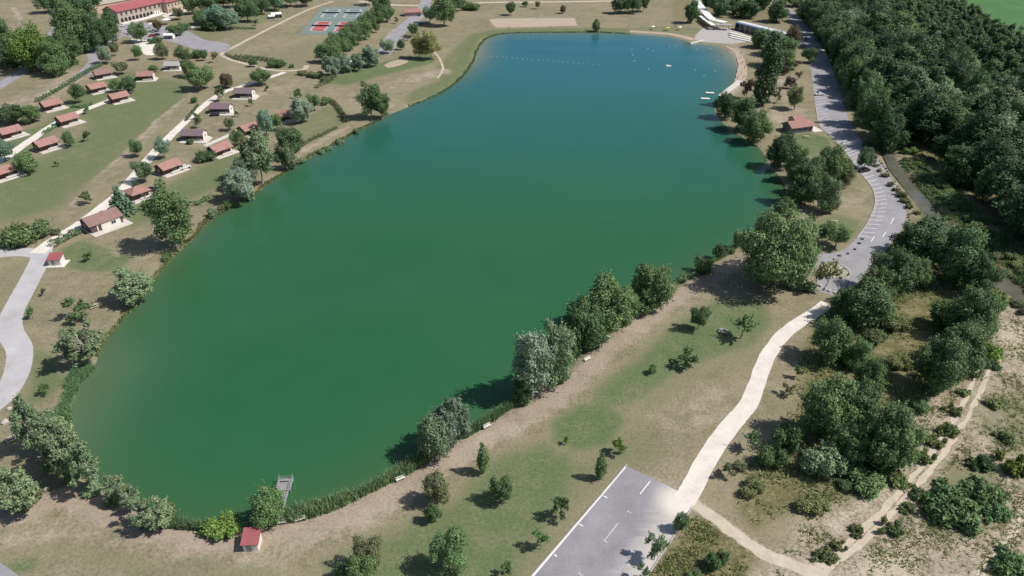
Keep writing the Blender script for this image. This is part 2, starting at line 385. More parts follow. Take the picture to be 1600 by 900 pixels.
# lawns
G = [([(110, 172), (180, 150), (235, 122), (290, 128), (300, 145), (285, 170), (232, 212), (165, 272), (100, 325), (40, 345), (-20, 345), (-20, 290), (60, 247), (130, 200)], .62, 9),
     ([(-20, 215), (60, 195), (110, 150), (170, 118), (240, 108), (250, 118), (120, 180), (50, 240), (-20, 260)], .6, 6),
     ([(86, 402), (100, 388), (128, 376), (160, 388), (205, 400), (190, 420), (150, 425), (110, 420)], .85, 3),
     ([(205, 318), (260, 290), (320, 255), (372, 225), (425, 240), (405, 270), (345, 292), (300, 315), (240, 345), (200, 360)], .62, 5),
     ([(470, 225), (545, 192), (520, 165), (470, 185)], .45, 4),
     ([(640, 162), (700, 138), (733, 108), (748, 74), (775, 56), (985, 50), (985, 44), (765, 47), (720, 75), (690, 120), (640, 145)], .62, 4),
     ([(515, 122), (600, 96), (665, 84), (680, 96), (600, 118), (535, 134)], .75, 4),
     ([(270, 70), (345, 62), (380, 45), (440, 25), (440, 5), (330, 25), (260, 40)], .4, 6),
     ([(55, 545), (90, 560), (110, 595), (70, 632), (30, 640), (45, 600)], .65, 3),
     ([(995, 560), (1050, 512), (1120, 470), (1190, 470), (1205, 500), (1180, 535), (1110, 560), (1045, 592), (985, 632), (925, 640), (930, 610)], .82, 4),
     ([(862, 660), (905, 632), (950, 632), (980, 655), (955, 695), (900, 705), (865, 690)], .88, 3),
     ([(715, 775), (775, 712), (850, 692), (905, 715), (900, 770), (870, 805), (820, 870), (800, 920), (540, 920), (570, 855), (640, 820)], .74, 5),
     ([(800, 712), (850, 702), (872, 735), (840, 790), (800, 780)], .95, 3),
     ([(520, 860), (600, 830), (700, 800), (930, 690), (1000, 650), (1060, 690), (1040, 740), (960, 740), (880, 830), (820, 920), (480, 920)], .46, 6),
     ([(1000, 660), (1120, 600), (1190, 560), (1200, 520), (1100, 540), (980, 620)], .3, 6),
     ([(0, 850), (150, 840), (300, 860), (420, 880), (420, 920), (-20, 920)], .3, 6),
     ([(400, 100), (500, 60), (480, 100), (430, 125)], .3, 8),
     ([(-10, 885), (60, 868), (60, 890), (10, 905)], .8, 2), ([(190, 905), (220, 880), (240, 890), (230, 910)], .5, 2),
     ([(1228, 216), (1265, 208), (1292, 215), (1292, 232), (1250, 246)], .95, 3),
     ([(1258, 368), (1268, 345), (1310, 335), (1345, 345), (1340, 372), (1300, 380)], .55, 4),
     ([(975, 45), (1060, 40), (1110, 50), (1040, 54)], .4, 4),
     ([(1050, 100), (1130, 60), (1140, 40), (1060, 30)], .0, 4),
     ([(700, 140), (715, 95), (745, 60), (760, 50), (735, 52), (705, 80), (680, 110)], .55, 4),
     ([(0, 420), (45, 405), (40, 430), (10, 470), (-10, 470)], .25, 3)]
for pts, v, s in G:
    if v > 0: patch(cover, 0, pts, v, s)
# worn bare ground along the shore path and round the slopes
B = [([(1150, 412), (1100, 440), (1050, 470), (1000, 505), (950, 545), (905, 590), (860, 630), (810, 655), (760, 680), (715, 712), (660, 745), (600, 780), (520, 808), (440, 828), (400, 845), (320, 838), (240, 830), (160, 795), (100, 775), (60, 790), (-20, 820)], 6.5, .85),
     ([(660, 745), (590, 800), (500, 840), (420, 860), (300, 860), (180, 840), (80, 830), (-20, 845)], 6, .5),
     ([(540, 200), (500, 222), (470, 238), (445, 262)], 4, .75), ([(690, 112), (620, 130), (560, 150), (600, 165)], 12, .45),
     ([(150, 480), (190, 478), (160, 505), (120, 520)], 7, .5), ([(240, 400), (225, 385), (190, 395), (230, 370)], 6, .35),
     ([(1160, 700), (1190, 640), (1215, 570), (1260, 530)], 7, .3), ([(1110, 620), (1060, 660), (1010, 700), (1040, 740)], 12, .35),
     ([(300, 145), (250, 185), (200, 235), (150, 280), (110, 320)], 1.6, .85), ([(308, 145), (258, 185), (208, 235), (158, 285), (95, 345)], 5, .4),
     ([(380, 185), (320, 200), (300, 225), (350, 215)], 5, .5),
     ([(1230, 120), (1215, 150), (1230, 190), (1245, 170)], 12, .55), ([(1265, 285), (1320, 290), (1345, 310), (1300, 320), (1250, 335)], 8, .4),
     ([(100, 20), (30, 20), (10, 80)], 3, .5), ([(20, 12), (32, 30), (18, 50)], 3, .9)]
for pts, w, v in B: trail(cover, 1, pts, w, v, 2.5)
for pts, v in (([(30, 145), (100, 110), (150, 118), (60, 165), (0, 190), (-20, 160)], .5), ([(420, 120), (500, 130), (450, 145), (390, 150)], .3), ([(1140, 60), (1160, 85), (1160, 140), (1125, 160), (1150, 120)], .8),
               ([(0, 860), (120, 850), (260, 870), (400, 880), (300, 920), (-20, 920)], .35)): patch(cover, 1, pts, v, 5)
# rough ground under the thickets, the forest and along the banks
for pts, v, s in (([(1290, 490), (1330, 430), (1385, 385), (1430, 340), (1500, 380), (1560, 440), (1560, 560), (1430, 640), (1420, 720), (1330, 780), (1230, 800), (1180, 830), (1150, 800), (1165, 740), (1215, 690), (1250, 600), (1250, 540)], .85, 4),
                  ([(1255, 20), (1330, 150), (1400, 225), (1450, 260), (1650, 420), (1900, 500), (2100, 100), (1500, -10)], 1.0, 4),
                  ([(1385, 255), (1420, 270), (1600, 420), (1680, 480), (1680, 530), (1560, 470), (1470, 390), (1420, 310)], .9, 3),
                  ([(1060, 835), (1100, 800), (1190, 860), (1160, 920), (1000, 920)], .8, 2),
                  ([(1050, 30), (1110, 30), (1200, 35), (1240, 20), (1200, -8), (1060, -8)], .5, 6)): patch(cover, 2, pts, v, s)
patch(cover2, 0, [(1470, 5), (1540, 40), (1620, 75), (1800, 130), (2400, 100), (1900, -60), (1420, -60)], 1.0, 4)
# pale soil of the waste ground, with cart tracks
patch(cover, 0, [(1545, 470), (1620, 480), (1800, 600), (1800, 960), (1150, 960), (1200, 870), (1425, 690), (1540, 570)], .35, 4)
patch(cover2, 1, [(1545, 470), (1620, 480), (1800, 600), (1800, 960), (1150, 960), (1200, 870), (1260, 800), (1370, 765), (1425, 690), (1440, 630), (1540, 570)], .78, 4)
patch(cover2, 1, [(1440, 800), (1470, 730), (1540, 720), (1570, 790), (1530, 835), (1460, 840)], -.75, 3, 'mul')
patch(cover2, 1, [(1510, 640), (1570, 600), (1640, 620), (1640, 720), (1560, 715)], -.5, 4, 'mul')
trail(cover2, 2, [(1079, 783), (1120, 812), (1160, 842), (1200, 868), (1270, 895), (1340, 930)], 2.4, 1.0, .8)
trail(cover2, 2, [(1600, 790), (1570, 850), (1530, 890), (1500, 930)], 1.4, .7, .8)
trail(cover2, 2, [(1420, 700), (1400, 745), (1370, 775), (1300, 820)], 2.2, .55, 1.5)
patch(cover2, 2, [(1560, 500), (1600, 500), (1610, 560), (1565, 550)], .6, 2); patch(cover2, 2, [(1440, 870), (1400, 850), (1340, 860), (1300, 900), (1440, 920)], .62, 3)
trail(cover2, 2, [(1405, 245), (1428, 262), (1450, 290), (1500, 330), (1535, 375), (1560, 405)], 1.3, .95, .7)
# the two slopes out of frame carry on as fields
far = (np.hypot(gx, gy - 300) > 700)
cover2[far, 0] = np.maximum(cover2[far, 0], .5 + .5 * np.sin(gx[far] * .006 + 1) * np.sin(gy[far] * .008))
cover[:, 0] = np.where(cover[:, 1] < .4, cover[:, 0] + .09, cover[:, 0]) + rng.normal(0, .03, gx.size).astype(np.float32)
nr, nc = GX.shape
idx = np.arange(nr * nc).reshape(nr, nc)
F = np.stack([idx[:-1, :-1].ravel(), idx[:-1, 1:].ravel(), idx[1:, 1:].ravel(), idx[1:, :-1].ravel()], 1)
me = fastmesh('ground', np.stack([gx, gy, zz], 1), F)
for nm_, arr in (('cover', cover), ('cover2', cover2)):
    at = me.color_attributes.new(nm_, 'FLOAT_COLOR', 'POINT'); at.data.foreach_set('color', np.clip(arr, 0, 1).ravel())
ground = tag(obj('ground', me, 'ground_cover', None, True), kind='structure')

# water sheet inside the outline (a grid, so that shoals can follow the bed)
WX, WY = np.meshgrid(np.arange(LAKE[:, 0].min() - 4, LAKE[:, 0].max() + 4, 2.0), np.arange(LAKE[:, 1].min() - 4, LAKE[:, 1].max() + 4, 2.0))
wd = sdf(WX.ravel(), WY.ravel(), LAKE, True, 30)
keep = (wd > -3.2).reshape(WX.shape); q = keep[:-1, :-1] & keep[1:, :-1] & keep[1:, 1:] & keep[:-1, 1:]
wi = np.arange(WX.size).reshape(WX.shape)
WF = np.stack([wi[:-1, :-1][q], wi[:-1, 1:][q], wi[1:, 1:][q], wi[1:, :-1][q]], 1)
used = np.unique(WF); remap = np.zeros(WX.size, int); remap[used] = np.arange(used.size)
me = fastmesh('lake_water', np.stack([WX.ravel()[used], WY.ravel()[used], np.full(used.size, -.35)], 1), remap[WF])
sh = np.zeros((used.size, 4), np.float32); ux, uy, ud = WX.ravel()[used], WY.ravel()[used], wd[used]
sh[:, 0] = np.exp(-np.maximum(ud, 0) / 5.0) * (.75 + .25 * np.sin(ux * .05) * np.sin(uy * .043)) * .9
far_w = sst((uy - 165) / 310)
sh[:, 1] = far_w * .75                                   # far swimming end: blue of the reflected sky painted into the water colour
bay = np.maximum(np.exp(-((ux - 128) ** 2 / 26 ** 2 + (uy - 425) ** 2 / 40 ** 2)), np.exp(-((ux + 22) ** 2 / 16 ** 2 + (uy - 425) ** 2 / 40 ** 2)) * .8)
sh[:, 2] = np.clip(np.exp(-np.maximum(ud, 0) / 9.0) * (bay * 1.1 + .35 * sst((uy - 430) / 40) + .55 * np.exp(-((ux + 86) ** 2 / 14 ** 2 + (uy - 128) ** 2 / 22 ** 2))), 0, 1)
sh[:, 3] = 1
at = me.color_attributes.new('shoal_sky', 'FLOAT_COLOR', 'POINT'); at.data.foreach_set('color', sh.ravel())
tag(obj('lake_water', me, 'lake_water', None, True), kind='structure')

def strip(name, pts, width, z, mat, jitter=.0, step=1.5, cols=3, raw=False, kind='structure', parent=None, thick=0.0):
    c = spline(pts if raw else px(pts), step); t = np.gradient(c, axis=0); t /= np.linalg.norm(t, axis=1)[:, None] + 1e-9
    nrm = np.stack([-t[:, 1], t[:, 0]], 1); V = []
    w = np.interp(np.linspace(0, 1, len(c)), np.linspace(0, 1, len(width)), width) if isinstance(width, (list, tuple)) else np.full(len(c), width)
    jl = np.convolve(rng.normal(0, jitter, len(c) + 4), np.ones(3) / 3, 'same')[2:-2]; jr = np.convolve(rng.normal(0, jitter, len(c) + 4), np.ones(3) / 3, 'same')[2:-2]
    for j in range(cols):
        s = j / (cols - 1) * 2 - 1
        off = s * w / 2 + (jr if s > .99 else jl if s < -.99 else 0)
        V.append(np.column_stack([c + nrm * off[:, None], np.full(len(c), z)]))
    V = np.stack(V, 1).reshape(-1, 3); k = len(c); ii = np.arange(k * cols).reshape(k, cols)
    Fq = np.stack([ii[:-1, :-1].ravel(), ii[:-1, 1:].ravel(), ii[1:, 1:].ravel(), ii[1:, :-1].ravel()], 1)[:, ::-1]
    o = obj(name, fastmesh(name, V, Fq), mat, parent)
    if name == 'kerb': md = o.modifiers.new('thickness', 'SOLIDIFY'); md.thickness = .13; md.offset = -1
    if kind and not parent: o['kind'] = kind
    return o
def sheet(name, pts, z, mat, raw=False, smooth=True, parent=None):
    poly = [tuple(p) for p in (spline(pts if raw else px(pts), 3, True) if smooth else (pts if raw else px(pts)))]
    me = bpy.data.meshes.new(name); A = sum(poly[i][0] * poly[(i + 1) % len(poly)][1] - poly[(i + 1) % len(poly)][0] * poly[i][1] for i in range(len(poly)))
    if A < 0: poly = poly[::-1]
    me.from_pydata([(x, y, z) for x, y in poly], [], [tuple(range(len(poly)))]); me.update()
    o = obj(name, me, mat, parent)
    if not parent: o['kind'] = 'structure'
    return o
strip('stream_water', stream_px, [3.5, 4.5, 5.5, 6, 6, 6], -.62, 'stream_water', .25)

# ------------------------------------------------------------------ roads and paths
strip('road', [(66, 388), (62, 407), (40, 450), (18, 493), (17, 520), (31, 548), (25, 585), (4, 620), (-30, 648), (-80, 690)], 5.6, .030, 'asphalt_pale', .06)
strip('road', [(66, 398), (40, 394), (5, 396), (-40, 402), (-100, 415)], 5.0, .026, 'asphalt_pale', .06)
strip('road', [(-20, 146), (20, 121), (52, 102), (74, 78), (87, 48), (108, 17), (135, -12), (160, -35)], 7, .030, 'asphalt', .05)
strip('road', [(128, 118), (144, 104), (151, 92), (148, 80), (165, 64), (200, 52)], 8, .034, 'asphalt', .05)
strip('path', [(60, 152), (90, 136), (117, 122), (134, 111)], 1.8, .022, 'concrete', .06)
strip('camp_road', [(58, 396), (80, 379), (120, 354), (152, 330), (188, 301), (213, 272), (238, 242), (264, 215), (290, 190), (324, 161), (352, 143), (400, 128), (445, 113)], [4.8, 4.4, 4.0, 3.6, 3.2, 3.0], .038, 'chalk', .10)
strip('camp_road', [(-25, 262), (5, 249), (32, 230), (60, 211), (76, 200), (110, 181), (150, 165), (176, 155), (200, 143)], 4.0, .036, 'chalk', .10)
strip('camp_path', [(320, 228), (352, 214), (385, 199), (415, 186)], 2.6, .024, 'concrete', .08)
strip('path', [(345, 84), (372, 70), (430, 40), (480, 16), (520, 2)], 2.6, .022, 'gravel', .12)
strip('path', [(345, 84), (358, 92), (385, 100), (430, 110), (472, 109), (480, 102)], 2.6, .026, 'gravel', .12)
strip('road', [(598, 86), (607, 72), (620, 52), (645, 32), (662, 12), (668, -8)], [9, 10, 10, 9, 8], .030, 'asphalt', .05)
strip('path', [(560, 2), (620, 8), (700, 8), (760, 4), (870, 3), (980, 1)], 5, .022, 'gravel', .15)
sheet('car_park', [(186, 38), (232, 36), (262, 42), (290, 47), (320, 62), (355, 68), (356, 80), (318, 80), (262, 64), (225, 61), (198, 57)], .030, 'asphalt')
sheet('terrace_paving', [(205, 61), (225, 62), (250, 74), (246, 84), (228, 86), (216, 74)], .018, 'chalk')
strip('terrace_paving', [(193, 37), (222, 30), (256, 21), (268, 26), (295, 12)], 7, .042, 'concrete', .1)
sheet('sand_pitch', [(764, 31), (772, 29), (898, 28), (902, 40), (840, 42), (775, 43), (770, 38)], .018, 'sand', smooth=False)
sheet('sand_court', [(600, 102), (615, 95), (634, 92), (637, 97), (622, 103), (606, 106)], .018, 'sand')
strip('path', [(684, 122), (692, 108), (687, 92), (678, 80)], 1.2, .018, 'gravel', .1)
# beach: sand collar at the swimming end
sheet('beach', [(1086, 62), (1100, 44), (1130, 43), (1160, 52), (1172, 62), (1150, 68), (1120, 67)], .020, 'concrete_grey')
strip('beach', [(1135, 72), (1152, 84), (1160, 104), (1156, 124), (1143, 142), (1128, 157)], [1.5, 4, 5, 4, 2], .014, 'sand', .3)
strip('beach', [(985, 49), (1020, 51), (1052, 54), (1085, 62)], 5, .012, 'sand', .25)
# right-hand road with its parking bays
RL = [(1246, 40), (1256, 62), (1264, 95), (1269, 125), (1274, 165), (1281, 196), (1299, 214), (1322, 239), (1345, 271), (1361, 291), (1367, 308), (1366, 323), (1359, 341), (1350, 357), (1338, 372), (1325, 386), (1300, 396), (1280, 396)]
RR = [(1262, 40), (1278, 62), (1296, 95), (1308, 130), (1320, 170), (1333, 200), (1352, 226), (1370, 248), (1388, 272), (1406, 298), (1414, 318), (1416, 338), (1408, 360), (1392, 382), (1376, 400), (1352, 430), (1330, 452), (1300, 462), (1278, 455)]
sheet('parking_road', RL + RR[::-1], .030, 'asphalt')
road_r = bpy.data.objects['parking_road']
strip('road', [(1200, 0), (1228, 14), (1246, 34), (1262, 58)], 7, .026, 'asphalt', .05)
strip('kerb', [(a, b_) for a, b_ in RL[4:15]], .35, .12, 'kerb_stone')
def bay_lines(L, Rr, count, wid=.22):
    l_ = spline(px(L), .3); r_ = spline(px(Rr), .3)
    for i in range(count):
        a = l_[int(i / (count - 1) * (len(l_) - 1))]; b2 = r_[int(i / (count - 1) * (len(r_) - 1))]
        a = a + (b2 - a) * .06; d = (b2 - a); L_ = np.linalg.norm(d); nn = np.array([-d[1], d[0]]) / L_ * wid / 2
        me = bpy.data.meshes.new('bay_line'); me.from_pydata([(*(a - nn), .036), (*(b2 - nn), .036), (*(b2 + nn), .036), (*(a + nn), .036)], [], [(0, 1, 2, 3)]); me.update()
        obj('bay_line', me, 'paint_white', road_r)
bay_lines([(1346, 273), (1361, 291), (1367, 308), (1366, 323), (1359, 341), (1350, 357), (1341, 368)], [(1362, 268), (1380, 296), (1386, 312), (1385, 327), (1379, 345), (1370, 360), (1362, 371)], 17)
bay_lines([(1269, 125), (1274, 165), (1281, 196)], [(1284, 123), (1291, 162), (1300, 191)], 16, .16)
bay_lines([(1282, 197), (1299, 214), (1322, 239), (1343, 268)], [(1302, 193), (1318, 208), (1340, 232), (1358, 258)], 18, .18)
for a, b_ in (((1396, 341), (1392, 350)), ((1384, 363), (1379, 370)), ((1366, 369), (1361, 378))):
    strip('lane_mark', [a, b_], .25, .037, 'paint_white', parent=road_r)
# roundabout island with boulders
RC = P(1301, 423)
def ring(r0, r1, k=40, z=.1, name='roundabout_island', mat='concrete'):
    pts = [(RC[0] + math.cos(t) * r0, RC[1] + math.sin(t) * r0) for t in np.linspace(0, 2 * math.pi, k, endpoint=False)]
    o = MB().prism(pts, .0, z).build(name, mat); o['kind'] = 'structure'; return o
ring(4.9, 0, z=.13, name='kerb', mat='kerb_stone'); ring(4.6, 0, z=.16, mat='island_soil')
for off, zt in ((-9, .012), (9, .016)):
    strip('dirt_track', [(1545 + off, 560), (1536 + off, 580), (1522 + off, 615), (1500 + off, 655), (1460 + off, 715), (1400 + off, 785), (1345 + off, 840), (1290 + off, 885), (1250 + off, 930)], [.5, .9, 1.0, 1.0, 1.1, 1.0], zt, 'track_soil', .2, .6, 3)
strip('dirt_track', [(1078, 784), (1120, 812), (1160, 842), (1200, 868), (1270, 895), (1340, 930)], [2.6, 2.2, 2.4, 3.0], .024, 'track_soil', .3, .6, 4)
strip('dirt_track', [(1600, 800), (1572, 850), (1540, 885), (1510, 930)], 1.0, .020, 'track_soil', .25, .6, 3)
# white chalk path to the lower car park
strip('chalk_path', [(1292, 474), (1278, 485), (1250, 503), (1222, 525), (1203, 550), (1190, 577), (1181, 605), (1169, 632), (1150, 655), (1126, 685), (1106, 715), (1090, 745), (1078, 768), (1069, 783)], [3.2, 3.4, 3.5, 3.6, 3.8, 4.0, 4.0], .043, 'chalk', .09, 1.0, 5)
# lower car park
lot = [(978, 728), (1030, 752), (1060, 768), (1082, 790), (1046, 845), (1010, 900), (975, 955), (780, 955), (832, 900), (905, 814)]
car_park = sheet('car_park', lot, .032, 'asphalt_lot', smooth=False)
_m = MATS['asphalt_lot']; n, l = _m.node_tree.nodes, _m.node_tree.links; b = n['Principled BSDF']      # chalk dragged in by tyres along the drive
_geo = n.new('ShaderNodeNewGeometry'); _a, _b = Vector((*P(1070, 788), 0)), Vector((*P(1000, 915), 0)); _t = (_b - _a).normalized(); _nn = Vector((_t.y, -_t.x, 0)); _nn = _nn if _nn.x < 0 else -_nn
_vs = n.new('ShaderNodeVectorMath'); _vs.operation = 'SUBTRACT'; l.new(_geo.outputs['Position'], _vs.inputs[0]); _vs.inputs[1].default_value = _a
_dp = n.new('ShaderNodeVectorMath'); _dp.operation = 'DOT_PRODUCT'; l.new(_vs.outputs[0], _dp.inputs[0]); _dp.inputs[1].default_value = _nn
_dl = n.new('ShaderNodeVectorMath'); _dl.operation = 'LENGTH'; l.new(_vs.outputs[0], _dl.inputs[0])
_mp = n.new('ShaderNodeMapping'); _mp.inputs['Rotation'].default_value = (0, 0, -math.atan2(_t.y, _t.x)); _mp.inputs['Scale'].default_value = (.12, .8, 1); l.new(_geo.outputs['Position'], _mp.inputs[0])
_ns = noise(n, l, 1.0, 5, .65, _mp.outputs[0]); _d1 = mth(n, l, 'ADD', _dp.outputs['Value'], mth(n, l, 'MULTIPLY', mth(n, l, 'SUBTRACT', _ns.outputs[0], .5), 6.0))
_r = n.new('ShaderNodeMapRange'); _r.interpolation_type = 'SMOOTHSTEP'; _r.inputs['From Min'].default_value = 6.5; _r.inputs['From Max'].default_value = .6; l.new(_d1, _r.inputs['Value'])
_r2 = n.new('ShaderNodeMapRange'); _r2.interpolation_type = 'SMOOTHSTEP'; _r2.inputs['From Min'].default_value = 7.5; _r2.inputs['From Max'].default_value = 2.0; _r2.inputs['To Max'].default_value = 1.0; l.new(_dl.outputs['Value'], _r2.inputs['Value'])
_old = b.inputs['Base Color'].links[0].from_socket
l.new(mixc(n, l, mth(n, l, 'MAXIMUM', mth(n, l, 'MULTIPLY', _r.outputs[0], .55), _r2.outputs[0]), _old, (.72, .67, .60)), b.inputs['Base Color'])
strip('edge_line', [(977, 730), (905, 815), (832, 901), (785, 956)], .32, .037, 'paint_white', parent=car_park)
for a, b_ in (((943, 775), (949, 778)), ((905, 819), (911, 822)), ((866, 866), (870, 870))): strip('bay_tick', [a, b_], .25, .039, 'paint_white', parent=car_park)
strip('bay_line', [(1016, 752), (1000, 772)], .22, .038, 'paint_white', parent=car_park)
for a, b_ in (((980, 798), (986, 802)), ((966, 817), (946, 843)), ((943, 843), (949, 848)), ((904, 894), (909, 900))): strip('worn_line', [a, b_], .18, .039, 'paint_worn', parent=car_park)
k_ = [(979, 726), (905, 812.5), (830, 900), (780, 960)]
strip('kerb', k_, .25, .12, 'kerb_stone')
strip('kerb', [(1081, 793), (1046, 848), (1010, 903), (980, 955)], .25, .12, 'kerb_stone')
# corner of road at bottom left
strip('road', [(-30, 875), (0, 893), (20, 908)], 2.2, .03, 'asphalt')

# ================================================================== vegetation library
def quads(C, N, size, r, stretch=1.0, droop=0.0):
    """one leaf spray per centre: a small quad facing N"""
    k = len(C); N = N / (np.linalg.norm(N, axis=1)[:, None] + 1e-9)
    T = r.normal(size=(k, 3)); T[:, 2] -= droop
    T -= N * (T * N).sum(1)[:, None]; T /= np.linalg.norm(T, axis=1)[:, None] + 1e-9
    B_ = np.cross(N, T); s = size * r.uniform(.6, 1.3, k)[:, None] / 2
    a, b_ = T * s * stretch, B_ * s / max(1, stretch ** .5)
    bend = N * s * .35
    V = np.stack([C - a, C + b_ + bend, C + a, C - b_ + bend * .6], 1).reshape(-1, 3)
    return V, np.arange(k * 4).reshape(k, 4)
def sph(r, k):
    v = r.normal(size=(k, 3)); return v / np.linalg.norm(v, axis=1)[:, None]
def lobe_leaves(lobes, count, size, r, stretch=1.0, droop=0.0, up=.45, rnd=.45, flat=1.0, inner=.72):
    lobes = np.array(lobes, float); w = lobes[:, 3] ** 2; w /= w.sum(); C = []; N = []
    for i, (x, y, z, q) in enumerate(lobes):
        k = int(count * w[i] * 1.5) + 6; d = sph(r, k); rad = q * (inner + (1.08 - inner) * r.random(k) ** .6)
        # lumpy surface
        rad *= 1 + .16 * np.sin(d[:, 0] * 7 + i) * np.sin(d[:, 1] * 6 + 2 * i) + .10 * np.sin(d[:, 2] * 11 + i * 3)
        c = np.array([x, y, z]) + d * rad[:, None] * np.array([1, 1, flat])
        ok = np.ones(k, bool)
        for j, (X, Y, Z, Q) in enumerate(lobes):
            if j != i: ok &= np.linalg.norm((c - (X, Y, Z)) / (1, 1, flat), axis=1) > Q * .74
        ok |= r.random(k) < .06
        C.append(c[ok]); nn = d[ok] + r.normal(size=(ok.sum(), 3)) * rnd; nn[:, 2] += up; N.append(nn)
    ctr = lobes[:, :3].mean(0)
    for i in r.integers(0, len(lobes), int(30 + count / 70)):
        x, y, z, q = lobes[i]; d = np.array([x, y, z]) - ctr; d = d / (np.linalg.norm(d) + 1e-6) + r.normal(size=3) * .55; d[2] += .25; d /= np.linalg.norm(d)
        k = r.integers(6, 13); t = np.linspace(.8, r.uniform(1.25, 1.75), k)
        C.append(np.array([x, y, z]) + d * (q * t)[:, None] + r.normal(size=(k, 3)) * size * .45); N.append(np.tile(d * .3 + np.array([0, 0, .5]), (k, 1)) + r.normal(size=(k, 3)) * .6)
    C = np.concatenate(C); N = np.concatenate(N)
    return quads(C, N, size, r, stretch, droop)
def trunk_mesh(name, h, r0, tips, r, fork=.3, lean=(0, 0)):
    mb = MB(); top = Vector((lean[0], lean[1], h * .62))
    mid = Vector((lean[0] * .5 + r.normal() * .1, lean[1] * .5 + r.normal() * .1, h * .3))
    mb.tube([(0, 0, -.25), (0, 0, h * .06), mid, top], [r0 * 1.25, r0, r0 * .8, r0 * .4], 7)
    for t in tips:
        s = mid.lerp(top, r.uniform(0, .8)); t = Vector(t); m_ = s.lerp(t, .5); m_.z += .06 * h * r.random()
        mb.tube([s, m_, t], [r0 * .42, r0 * .28, r0 * .1], 5, False)
    return mb.mesh(name)
LIB = {}          # kind -> list of (trunk mesh, crown mesh, w0, h0)
def ell_lobes(r, k, cz, ax, az, q0, q1, fill=.62, taper=0.0, core=True):
    out = [(0, 0, cz, min(ax, az) * .62)] if core else []
    pts = []; tries = 0
    while len(pts) < k and tries < 4000:
        tries += 1; d = sph(r, 1)[0]; t = fill + .16 * r.normal()
        p = np.array([d[0] * ax, d[1] * ax, d[2] * az]) * t
        hh = (p[2] + az) / (2 * az); p[:2] *= 1 - taper * hh
        q = r.uniform(q0, q1)
        if all(np.linalg.norm(p - o) > (q + s) * .48 for o, s in pts): pts.append((p, q))
    return out + [(p[0], p[1], cz + p[2], q) for p, q in pts]
